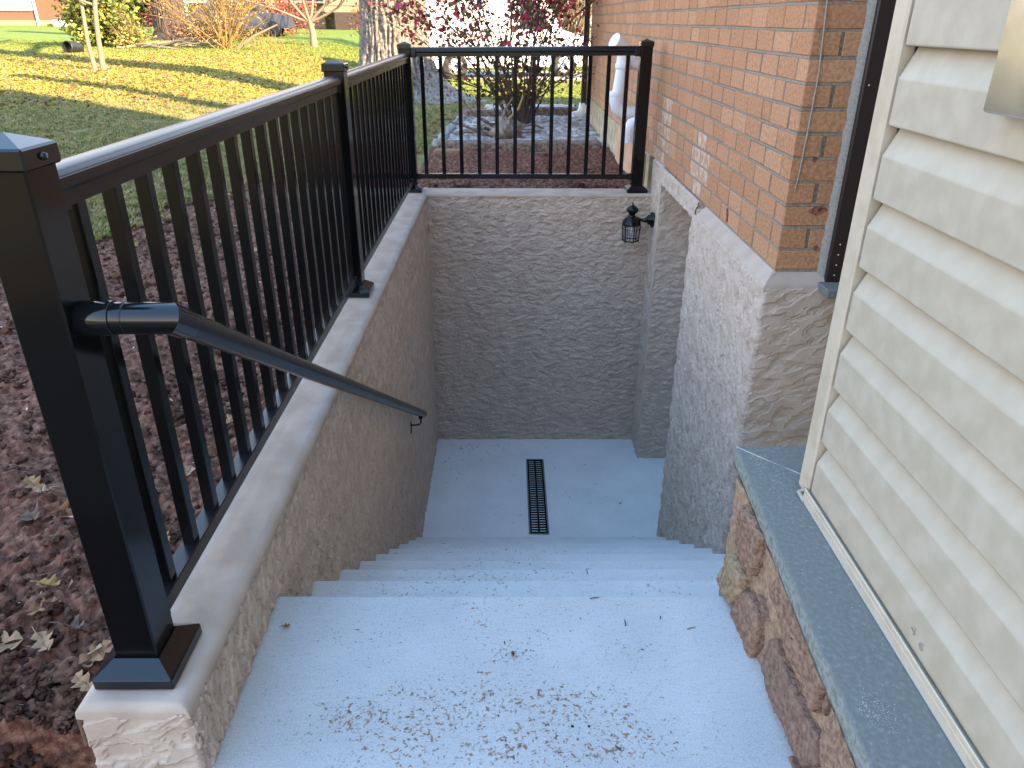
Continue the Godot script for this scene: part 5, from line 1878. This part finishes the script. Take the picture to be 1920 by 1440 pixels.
	tm3.tube([Vector3(-8.70, 0.2, -17.5), Vector3(-8.66, 0.9, -17.5), Vector3(-8.58, 1.5, -17.48), Vector3(-8.38, 2.3, -17.5), Vector3(-8.2, 4.2, -17.6)], [0.065, 0.05, 0.046, 0.04, 0.025], 9)
	put("stem", tm3.mesh(), M.pale_bark, tw)
	rng.seed = 941
	var t3 := []
	var tb := MB.new()
	for k in 7:
		limb(tb, Vector3(-8.60 if k % 2 == 0 else -8.9, 1.55 + 0.25 * k, -17.5), Vector3(rng.randfn(0, 1), 0.7, rng.randfn(0, 0.7)), 0.9, 0.028, 2, t3, 0.6, 0.0, 2, 5)
	tb.tube([Vector3(-8.83, 0.27, -17.45), Vector3(-9.1, 0.30, -17.4), Vector3(-9.35, 0.29, -17.35)], [0.05, 0.035, 0.02], 6)
	put("branches", tb.mesh(), M.pale_bark, tw)
	# evergreen shrub behind it
	bush("evergreen_shrub", "round glossy yellow-green evergreen shrub behind the two-stemmed young tree", Vector3(-12.95, 0.45, -26.4), Vector3(1.02, 1.35, 0.9), 3600, [Color(0.16, 0.19, 0.025), Color(0.28, 0.29, 0.04), Color(0.06, 0.08, 0.015), Color(0.36, 0.32, 0.05)], Vector2(0.10, 0.20), 951, M.stem)
	bush("yellow_shrub", "low yellowing twiggy shrub right of the evergreen shrub", Vector3(-11.7, 0.42, -25.8), Vector3(0.6, 0.6, 0.5), 800, [Color(0.38, 0.27, 0.04), Color(0.30, 0.26, 0.05), Color(0.42, 0.30, 0.09)], Vector2(0.06, 0.12), 952, M.tan_stem)
	bush("dark_conifer", "drooping dark green conifer beside the far brown house wall", Vector3(-20.6, 0.9, -47.0), Vector3(1.5, 4.0, 1.2), 5200, [Color(0.03, 0.055, 0.015), Color(0.08, 0.10, 0.02), Color(0.02, 0.03, 0.012), Color(0.16, 0.17, 0.03)], Vector2(0.18, 0.4), 953, M.dark_bark)
	bush("maroon_shrub", "low maroon shrub at the foot of the dark conifer", Vector3(-18.6, 0.85, -45.5), Vector3(1.1, 0.8, 0.9), 900, [Color(0.10, 0.02, 0.02), Color(0.16, 0.04, 0.03)], Vector2(0.10, 0.2), 954, M.stem)
	bush("red_maple", "feathery red Japanese maple at the far edge of the lawn", Vector3(-10.4, 0.65, -36.8), Vector3(2.0, 1.5, 1.3), 3800, [Color(0.36, 0.055, 0.04), Color(0.48, 0.10, 0.07), Color(0.42, 0.15, 0.08), Color(0.26, 0.05, 0.045)], Vector2(0.08, 0.17), 955, M.pale_bark)
	bush("tan_bush", "bare tan twiggy bush beyond the far end of the brick wall", Vector3(1.9, -0.05, -27.0), Vector3(1.8, 2.3, 1.0), 900, [Color(0.36, 0.25, 0.13), Color(0.44, 0.30, 0.16), Color(0.34, 0.20, 0.08)], Vector2(0.04, 0.09), 956, M.tan_stem, 44)
	# old trunk wrapped in vines with brush at its foot
	var vt := thing("vine_covered_tree", "thick dark old trunk wrapped in brown vines with brush at its foot", "tree")
	var vm := MB.new()
	vm.tube([Vector3(-12.6, 0.4, -31), Vector3(-12.55, 0.9, -31), Vector3(-12.5, 2.0, -31), Vector3(-12.4, 4.0, -31), Vector3(-12.5, 7.0, -31)], [0.80, 0.60, 0.52, 0.48, 0.40], 14)
	put("trunk", vm.mesh(), M.dark_bark, vt)
	rng.seed = 961
	var vn := MB.new()
	for k in 34:
		var a := rng.randf() * PI
		var q := []
		var rr := []
		for i in 6:
			q.append(Vector3(-12.52 + cos(a) * (0.62 - 0.03 * i), 0.5 + 0.55 * i, -31 + sin(a) * (0.62 - 0.03 * i)))
			rr.append(rng.randf_range(0.02, 0.04))
			a += rng.randfn(0, 0.25)
		vn.tube(q, rr, 5, false)
	put("vines", vn.mesh(), M.stem, vt)
	var vt2 := []
	for k in 90:
		var f := rng.randf()
		vt2.append([Vector3(-11.6 + rng.randf_range(-0.4, 2.8) * (0.4 + 0.6 * f), 0.50 + 0.5 * rng.randf() * (1.0 - 0.5 * f), -30.4 + rng.randfn(0, 0.6)), Vector3.UP])
	leaves("brush", vt, vt2, 2600, 0.22, Vector2(0.12, 0.28), [Color(0.26, 0.12, 0.045), Color(0.34, 0.19, 0.08), Color(0.18, 0.08, 0.035), Color(0.40, 0.24, 0.10)], leaf_shape(1.0, 0.07), 0.2)
	# golden bare bush
	var gb := thing("golden_bush", "fan-shaped golden bare-stemmed bush in the middle of the far lawn", "shrub")
	var gm := MB.new()
	rng.seed = 965
	var gt := []
	for k in 46:
		var a := rng.randf() * TAU
		var o := rng.randf_range(0.15, 1.2)
		limb(gm, Vector3(-8.7 + rng.randfn(0, 0.15), 0.42, -25.4 + rng.randfn(0, 0.1)), Vector3(cos(a) * o, 1.0, sin(a) * o * 0.5), rng.randf_range(1.2, 2.0), rng.randf_range(0.012, 0.024), 1, gt, 0.35, 0.015, 4, 4)
	put("stems", gm.mesh(), M.gold_stem, gb)
	leaves("leaves", gb, gt, 1500, 0.10, Vector2(0.04, 0.09), [Color(0.46, 0.26, 0.06), Color(0.50, 0.32, 0.08), Color(0.40, 0.18, 0.05)], leaf1, 0.3)
	var gb2 := MB.new()
	gb2.tube([Vector3(-8.3, 0.45, -25.2), Vector3(-7.7, 0.85, -25.2), Vector3(-7.0, 1.15, -25.3)], [0.05, 0.04, 0.02], 6)
	put("leaning_branch", gb2.mesh(), M.pale_bark, gb)
	# small bare tree
	var bt := thing("bare_tree", "small bare pale-barked tree with spreading limbs left of the oak", "tree")
	var bm2 := MB.new()
	bm2.tube([Vector3(-6.45, 0.4, -27.4), Vector3(-6.45, 0.9, -27.4), Vector3(-6.5, 1.25, -27.4)], [0.13, 0.10, 0.09], 9)
	put("trunk", bm2.mesh(), M.pale_bark, bt)
	var bl := MB.new()
	var btip := []
	rng.seed = 970
	for d in [Vector3(-0.9, 0.8, 0.1), Vector3(-0.25, 1.0, 0.2), Vector3(0.3, 1.0, -0.1), Vector3(0.95, 0.75, 0.1), Vector3(1.2, 0.35, 0.2), Vector3(-1.2, 0.4, -0.2)]:
		limb(bl, Vector3(-6.5, 1.2, -27.4), d, 1.5, 0.055, 3, btip, 0.6, -0.02, 3, 6)
	put("limbs", bl.mesh(), M.pale_bark, bt)
	leaves("leaves", bt, btip, 420, 0.10, Vector2(0.04, 0.08), [Color(0.44, 0.22, 0.08), Color(0.40, 0.28, 0.12)], leaf1, 0.4)
	# dead sticks by the old trunk
	var db := thing("branch_pile", "pile of fallen grey branches on the lawn left of the vine-covered trunk", "branches")
	var dm := MB.new()
	rng.seed = 975
	for k in 14:
		var p := Vector3(rng.randf_range(-12.0, -9.6), 0.50 + rng.randf() * 0.12, -24.6 - rng.randf() * 2.2)
		var d := Vector3(rng.randf_range(0.4, 1.0), rng.randfn(0.02, 0.08), rng.randfn(0, 0.4)).normalized() * rng.randf_range(0.7, 1.7)
		dm.tube([p, p + d * 0.5 + Vector3(0, 0.04, 0), p + d], [0.05 * rng.randf_range(0.5, 1.0), 0.035, 0.015], 6)
	put("branches", dm.mesh(), M.pale_bark, db)
	# yellow dry stalks
	var dp := thing("dry_stalks", "clump of dry yellow stalks standing on the lawn before the red maple", "plant")
	var dpm := MB.new()
	for k in 40:
		var p := Vector3(-7.15 + rng.randfn(0, 0.3), 0.42, -24.6 + rng.randfn(0, 0.2))
		dpm.tube([p, p + Vector3(rng.randfn(0, 0.06), 0.28, 0), p + Vector3(rng.randfn(0, 0.14), rng.randf_range(0.4, 0.62), 0)], [0.008, 0.007, 0.003], 4, false)
	put("stalks", dpm.mesh(), M.gold_stem, dp)
	# black pipe end
	var bp := thing("black_pipe", "short black corrugated pipe end lying on the green lawn at left", "pipe", Vector3(-12.3, 0.55, -23.3))
	var pm := MB.new()
	var prof := [[0.13, -0.26], [0.16, -0.26]]
	for k in 9:
		prof.append([0.16 + 0.012 * (k % 2), -0.24 + 0.06 * k])
	prof.append([0.16, 0.27])
	prof.append([0.13, 0.27])
	prof.append([0.13, -0.26])
	pm.lathe(prof, Vector3.ZERO, 20, Basis(Quaternion(Vector3.UP, Vector3(-0.1, 0.12, 0.98).normalized())))
	put("pipe_body", pm.mesh(), M.pipe_black, bp)

func bush(called: String, label: String, at: Vector3, size: Vector3, count: int, cols: Array, ls: Vector2, seed_: int, bark: Material, stems := 14) -> void:
	rng.seed = seed_
	var b := thing(called, label, "shrub" if size.y < 3.0 else "tree")
	var m := MB.new()
	var tips := []
	for k in stems:
		var a := rng.randf() * TAU
		var o := rng.randf_range(0.0, 0.9)
		limb(m, at + Vector3(0, -0.05, 0), Vector3(cos(a) * o * size.x, size.y, sin(a) * o * size.z), size.y * rng.randf_range(0.8, 1.15), 0.02 * size.y, 2, [], 0.5, 0.0, 3, 5)
	put("stems", m.mesh(), bark, b)
	# clumps through the crown
	var nc := noise(1.0, seed_ + 1, 2)
	var guard := 0
	while tips.size() < 130 and guard < 4000:
		guard += 1
		var d := Vector3(rng.randfn(0, 1), rng.randfn(0, 1), rng.randfn(0, 1)).normalized() * pow(rng.randf(), 0.4)
		var rr := 1.0 + 0.35 * nc.get_noise_3dv(d * 2.0)
		var p := at + Vector3(0, size.y * 0.62, 0) + Vector3(d.x * size.x, d.y * size.y * 0.62, d.z * size.z) * rr
		if p.y > at.y + 0.05:
			tips.append([p, d])
	leaves("foliage", b, tips, count, 0.16 * size.x, ls, cols, leaf_shape(1.0, 0.28), 0.2)

# ---------------------------------------------------------------- far things
func house_box(t: Node3D, called: String, m: Material, c: Vector3, s: Vector3) -> MeshInstance3D:
	var b := MB.new()
	b.box(c, s, 0.02)
	return put(called, b.mesh(), m, t)

func build_far() -> void:
	# white van parked on the drive
	var v := thing("white_van", "white van parked on the drive behind the red-leaved shrub", "van", Vector3(-0.30, -0.12, -22.1))
	v.rotation.y = 0.42
	var side := PackedVector2Array([Vector2(-2.45, 0.32), Vector2(-2.5, 0.9), Vector2(-2.47, 1.75), Vector2(-2.38, 1.95), Vector2(-2.2, 2.02), Vector2(0.6, 2.02), Vector2(0.95, 1.93), Vector2(1.50, 1.18), Vector2(2.15, 1.02), Vector2(2.4, 0.85), Vector2(2.46, 0.45), Vector2(2.40, 0.30)])
	var vm := MB.new()
	vm.prism(side, Transform3D(Basis(), Vector3(0, 0, -0.95)), 1.9)
	put("body", vm.mesh(), M.van_white, v)
	for s in [-1.0, 1.0]:
		var wm := MB.new()
		wm.prism(PackedVector2Array([Vector2(0.25, 1.2), Vector2(0.25, 1.82), Vector2(0.72, 1.82), Vector2(1.2, 1.2)]), Transform3D(Basis(), Vector3(0, 0, s * 0.953 - 0.005)), 0.01)
		put("side_window", wm.mesh(), M.glass_dark, v)
		for x in [-1.55, 1.55]:
			var w := MB.new()
			w.lathe([[0.0, 0.11], [0.2, 0.11], [0.32, 0.10], [0.345, 0.06], [0.345, -0.06], [0.32, -0.10], [0.0, -0.11]], Vector3(x, 0.345, s * 0.88), 22, Basis(Quaternion(Vector3.UP, Vector3(0, 0, s))))
			var wh := put("wheel", w.mesh(), M.rubber, v)
			var r := MB.new()
			r.lathe([[0.0, 0.118], [0.1, 0.122], [0.19, 0.114], [0.20, 0.108]], Vector3(x, 0.345, s * 0.88), 18, Basis(Quaternion(Vector3.UP, Vector3(0, 0, s))))
			put("rim", r.mesh(), M.metal, wh)
		var dl := MB.new()
		dl.box(Vector3(-0.1, 1.1, s * 0.951), Vector3(0.02, 1.5, 0.006))
		dl.box(Vector3(1.28, 0.9, s * 0.951), Vector3(0.02, 0.9, 0.006))
		put("door_seam", dl.mesh(), M.grate_frame, v)
		var hl := MB.new()
		hl.box(Vector3(2.36, 0.82, s * 0.72), Vector3(0.16, 0.16, 0.36), 0.03)
		put("headlight", hl.mesh(), M.metal, v)
	var bp := MB.new()
	bp.box(Vector3(2.44, 0.42, 0), Vector3(0.12, 0.2, 1.86), 0.03)
	put("bumper", bp.mesh(), M.grate_frame, v)
	var ws := MB.new()
	ws.quad(Vector3(0.99, 1.90, -0.8), Vector3(0.99, 1.90, 0.8), Vector3(1.505, 1.20, 0.85), Vector3(1.505, 1.20, -0.85), Vector3(1, 1, 0))
	put("windscreen", ws.mesh(), M.glass_dark, v)
	# drive and road
	var rd := MB.new()
	var rp := PackedVector3Array()
	for j in 6:
		for i in 40:
			var x := lerpf(-2.9, 30.0, i / 39.0)
			var z := lerpf(-20.3, -25.5, j / 5.0) + 0.35 * (x - 0.0) * 0.44
			rp.append(Vector3(x, lawn_y(x, z) + 0.035, z))
	rd.grid(rp, 40, 6, Vector3.UP)
	ground_piece("driveway", rd.mesh(), M.road)
	# parked car behind the golden bush
	var c := thing("parked_car", "blue-grey car half hidden behind the golden bare bush", "car", Vector3(-11.0, 0.62, -34.5))
	c.rotation.y = 0.2
	var cs := PackedVector2Array([Vector2(-2.1, 0.3), Vector2(-2.15, 0.75), Vector2(-1.6, 0.92), Vector2(-1.05, 1.38), Vector2(0.5, 1.40), Vector2(1.1, 0.95), Vector2(2.0, 0.78), Vector2(2.12, 0.35)])
	var cm := MB.new()
	cm.prism(cs, Transform3D(Basis(), Vector3(0, 0, -0.85)), 1.7)
	put("body", cm.mesh(), M.car_blue, c)
	for s in [-1.0, 1.0]:
		var cw := MB.new()
		cw.prism(PackedVector2Array([Vector2(-1.35, 0.95), Vector2(-0.95, 1.32), Vector2(0.42, 1.33), Vector2(0.85, 0.97)]), Transform3D(Basis(), Vector3(0, 0, s * 0.853 - 0.005)), 0.01)
		put("side_window", cw.mesh(), M.glass_dark, c)
		for x in [-1.3, 1.3]:
			var w := MB.new()
			w.lathe([[0.0, 0.1], [0.28, 0.1], [0.31, 0.05], [0.31, -0.05], [0.28, -0.1], [0.0, -0.1]], Vector3(x, 0.31, s * 0.78), 18, Basis(Quaternion(Vector3.UP, Vector3(0, 0, s))))
			put("wheel", w.mesh(), M.rubber, c)
	# brick ranch house at far left
	var h := thing("ranch_house", "far brick ranch house with white framed windows at the upper left", "house")
	house_box(h, "foundation", M.far_tan, Vector3(-31, 0.95, -49.5), Vector3(13, 0.5, 5.0))
	house_box(h, "brick_wall", M.far_brick, Vector3(-31, 1.95, -49.5), Vector3(12.8, 1.7, 4.9))
	house_box(h, "upper_wall", M.far_brick, Vector3(-31, 3.15, -49.5), Vector3(12.78, 0.7, 4.88))
	for k in 3:
		var x: float = [-27.6, -29.6, -33.0][k]
		var w := [1.9, 1.2, 2.4][k] as float
		var f := MB.new()
		f.box(Vector3(x, 2.62, -47.02), Vector3(w, 0.08, 0.09), 0.01)
		f.box(Vector3(x, 1.72, -47.02), Vector3(w + 0.1, 0.10, 0.12), 0.01)
		for e in [-0.5, 0.5]:
			f.box(Vector3(x + e * w, 2.2, -47.02), Vector3(0.14, 1.0, 0.10), 0.01)
		var fo := put("window", f.mesh(), M.white_paint, h)
		var g := MB.new()
		g.box(Vector3(x, 2.2, -47.04), Vector3(w - 0.1, 0.86, 0.02))
		put("pane", g.mesh(), M.curtain if k == 0 else M.glass_dark, fo)
	house_box(h, "downspout", M.white_paint, Vector3(-26.4, 2.1, -46.95), Vector3(0.12, 2.5, 0.1))
	house_box(h, "porch_step", M.white_paint, Vector3(-24.7, 1.05, -46.9), Vector3(1.3, 0.35, 0.9))
	var rfm := MB.new()
	rfm.prism(PackedVector2Array([Vector2(-38, 3.45), Vector2(-24.2, 3.45), Vector2(-26.5, 5.3), Vector2(-35.5, 5.3)]), Transform3D(Basis(), Vector3(0, 0, -52.4)), 6.0)
	put("roof", rfm.mesh(), M.roof_grey, h)
	var gw := thing("white_garage", "white garage wall rising behind the evergreen shrub", "garage")
	house_box(gw, "wall", M.white_paint, Vector3(-22.9, 2.5, -50.4), Vector3(3.2, 3.4, 4.0))
	house_box(gw, "roof", M.roof_grey, Vector3(-22.9, 4.3, -50.4), Vector3(3.5, 0.2, 4.3))
	var bh := thing("brown_shed", "far brown weatherboard building with white corner pipe", "shed")
	for k in 6:
		house_box(bh, "wall_board", M.wood, Vector3(-22.1 + 0.29 * k, 2.6, -47.9 + 0.002 * k), Vector3(0.28, 3.6, 1.6))
	house_box(bh, "corner_pipe", M.white_paint, Vector3(-20.42, 2.6, -47.1), Vector3(0.13, 3.6, 0.13))
	house_box(bh, "roof", M.roof_grey, Vector3(-21.3, 4.5, -47.9), Vector3(2.4, 0.2, 2.0))
	# houses across the street
	var rh := thing("red_roofed_house", "low house with reddish roof behind the red maple", "house")
	house_box(rh, "wall", M.far_tan, Vector3(-13.0, 1.2, -46.0), Vector3(7.0, 2.0, 5.0))
	var rr := MB.new()
	rr.prism(PackedVector2Array([Vector2(-16.9, 2.1), Vector2(-9.0, 2.1), Vector2(-10.6, 4.4), Vector2(-15.3, 4.4)]), Transform3D(Basis(), Vector3(0, 0, -49.0)), 6.0)
	put("roof", rr.mesh(), M.roof_red, rh)
	house_box(rh, "gutter", M.white_paint, Vector3(-13.0, 2.08, -42.97), Vector3(7.9, 0.09, 0.1))
	var th := thing("tan_house", "pale tan sided house above the small bare tree", "house")
	for k in 9:
		house_box(th, "wall_board", M.far_tan, Vector3(-5.2, 1.75 + 0.3 * k, -44.0 + 0.03 * (k % 2)), Vector3(8.0, 0.29, 4.0))
	house_box(th, "garage_door", M.dark_bark, Vector3(-6.2, 1.05, -41.98), Vector3(5.0, 1.1, 0.12))
	house_box(th, "roof", M.roof_grey, Vector3(-5.2, 4.6, -44.0), Vector3(8.8, 0.3, 5.0))
	bush("clipped_hedge", "dark green clipped shrub at the right end of the dark garage opening", Vector3(-5.0, 0.6, -37.5), Vector3(0.7, 0.9, 0.6), 1200, [Color(0.04, 0.08, 0.015), Color(0.08, 0.14, 0.02)], Vector2(0.07, 0.14), 981, M.stem)
	# belt of autumn trees closing the view
	rng.seed = 990
	var lsh := leaf_shape(1.0, 0.32)
	for k in 15:
		var x := -52.0 + 6.0 * k
		var z := -58.0 - rng.randf() * 8.0
		var t := thing("autumn_tree", ["leftmost", "second leftmost", "middle", "second rightmost", "rightmost"][k / 3] + " of five " + ["golden", "rust brown", "dull green"][k % 3] + " trees in the far belt", "tree", Vector3.ZERO, ["golden", "brown", "green"][k % 3] + " trees of the far belt")
		var m := MB.new()
		var tips := []
		m.tube([Vector3(x, 0.4, z), Vector3(x + 0.1, 3.0, z), Vector3(x, 7.0, z)], [0.32, 0.25, 0.12], 8)
		put("trunk", m.mesh(), M.dark_bark, t)
		for i in 120:
			var d := Vector3(rng.randfn(0, 1), rng.randfn(0, 1), rng.randfn(0, 1)).normalized() * pow(rng.randf(), 0.45)
			tips.append([Vector3(x, 5.6, z) + Vector3(d.x * 3.8, d.y * 5.0, d.z * 3.0), d])
		var cs2: Array = [[Color(0.42, 0.26, 0.05), Color(0.36, 0.20, 0.04), Color(0.46, 0.32, 0.09)], [Color(0.26, 0.12, 0.05), Color(0.34, 0.16, 0.06), Color(0.2, 0.08, 0.04)], [Color(0.12, 0.13, 0.03), Color(0.2, 0.17, 0.04), Color(0.08, 0.09, 0.02)]][k % 3]
		leaves("crown", t, tips, 2600, 0.55, Vector2(0.25, 0.5), cs2, lsh, 0.2)
	bush("pink_shrub", "wine-red shrub behind the van at the upper left of the burning bush", Vector3(-4.2, -0.1, -30.0), Vector3(1.4, 2.8, 1.0), 1500, [Color(0.25, 0.06, 0.05), Color(0.30, 0.12, 0.06), Color(0.16, 0.12, 0.05)], Vector2(0.07, 0.15), 985, M.stem)

# ---------------------------------------------------------------- all of it
func _ready() -> void:
	rng.seed = 1
	var cam := Camera3D.new()
	cam.name = "camera"
	cam.transform = Transform3D(Basis(Vector3(0.99998, 0.00305, 0.00518), Vector3(-0.00048, 0.89953, -0.43687), Vector3(-0.00599, 0.43686, 0.89951)), Vector3(0, 1.298, 0))
	cam.fov = 54.255
	cam.near = 0.05
	cam.far = 600.0
	add_child(cam)
	cam.current = true
	var sky := ProceduralSkyMaterial.new()
	sky.sky_top_color = Color(0.455, 0.62, 0.805)
	sky.sky_horizon_color = Color(0.96, 0.925, 0.875)
	sky.sky_curve = 0.27
	sky.ground_bottom_color = Color(0.25, 0.24, 0.15)
	sky.ground_horizon_color = Color(0.55, 0.55, 0.45)
	sky.sun_angle_max = 20.0
	sky.energy_multiplier = 1.0
	var env := Environment.new()
	env.background_mode = Environment.BG_SKY
	env.sky = Sky.new()
	env.sky.sky_material = sky
	env.tonemap_mode = Environment.TONE_MAPPER_LINEAR
	env.tonemap_exposure = 4.9
	env.sdfgi_enabled = true
	env.ssao_enabled = true
	env.ssil_enabled = true
	var we := WorldEnvironment.new()
	we.name = "world_environment"
	we.environment = env
	add_child(we)
	var sun := DirectionalLight3D.new()
	sun.name = "sun"
	var el := deg_to_rad(25.0)
	var dir := Vector3(-0.8 * cos(el), -sin(el), -0.6 * cos(el))
	sun.transform = Transform3D(Basis.looking_at(dir, Vector3.UP), Vector3(0, 20, 0))
	sun.light_energy = 1.6
	sun.light_color = Color(1.0, 0.90, 0.74)
	sun.light_angular_distance = 0.5
	sun.shadow_enabled = true
	add_child(sun)

	make_materials()
	build_ground()
	build_walls()
	build_house()
	build_siding()
	build_stairs()
	build_far()
	build_garden()
	build_railing()
	build_handrail()
	build_lantern()
	build_drain()
	build_pvc()
	build_grass()
	build_fallen_leaves()
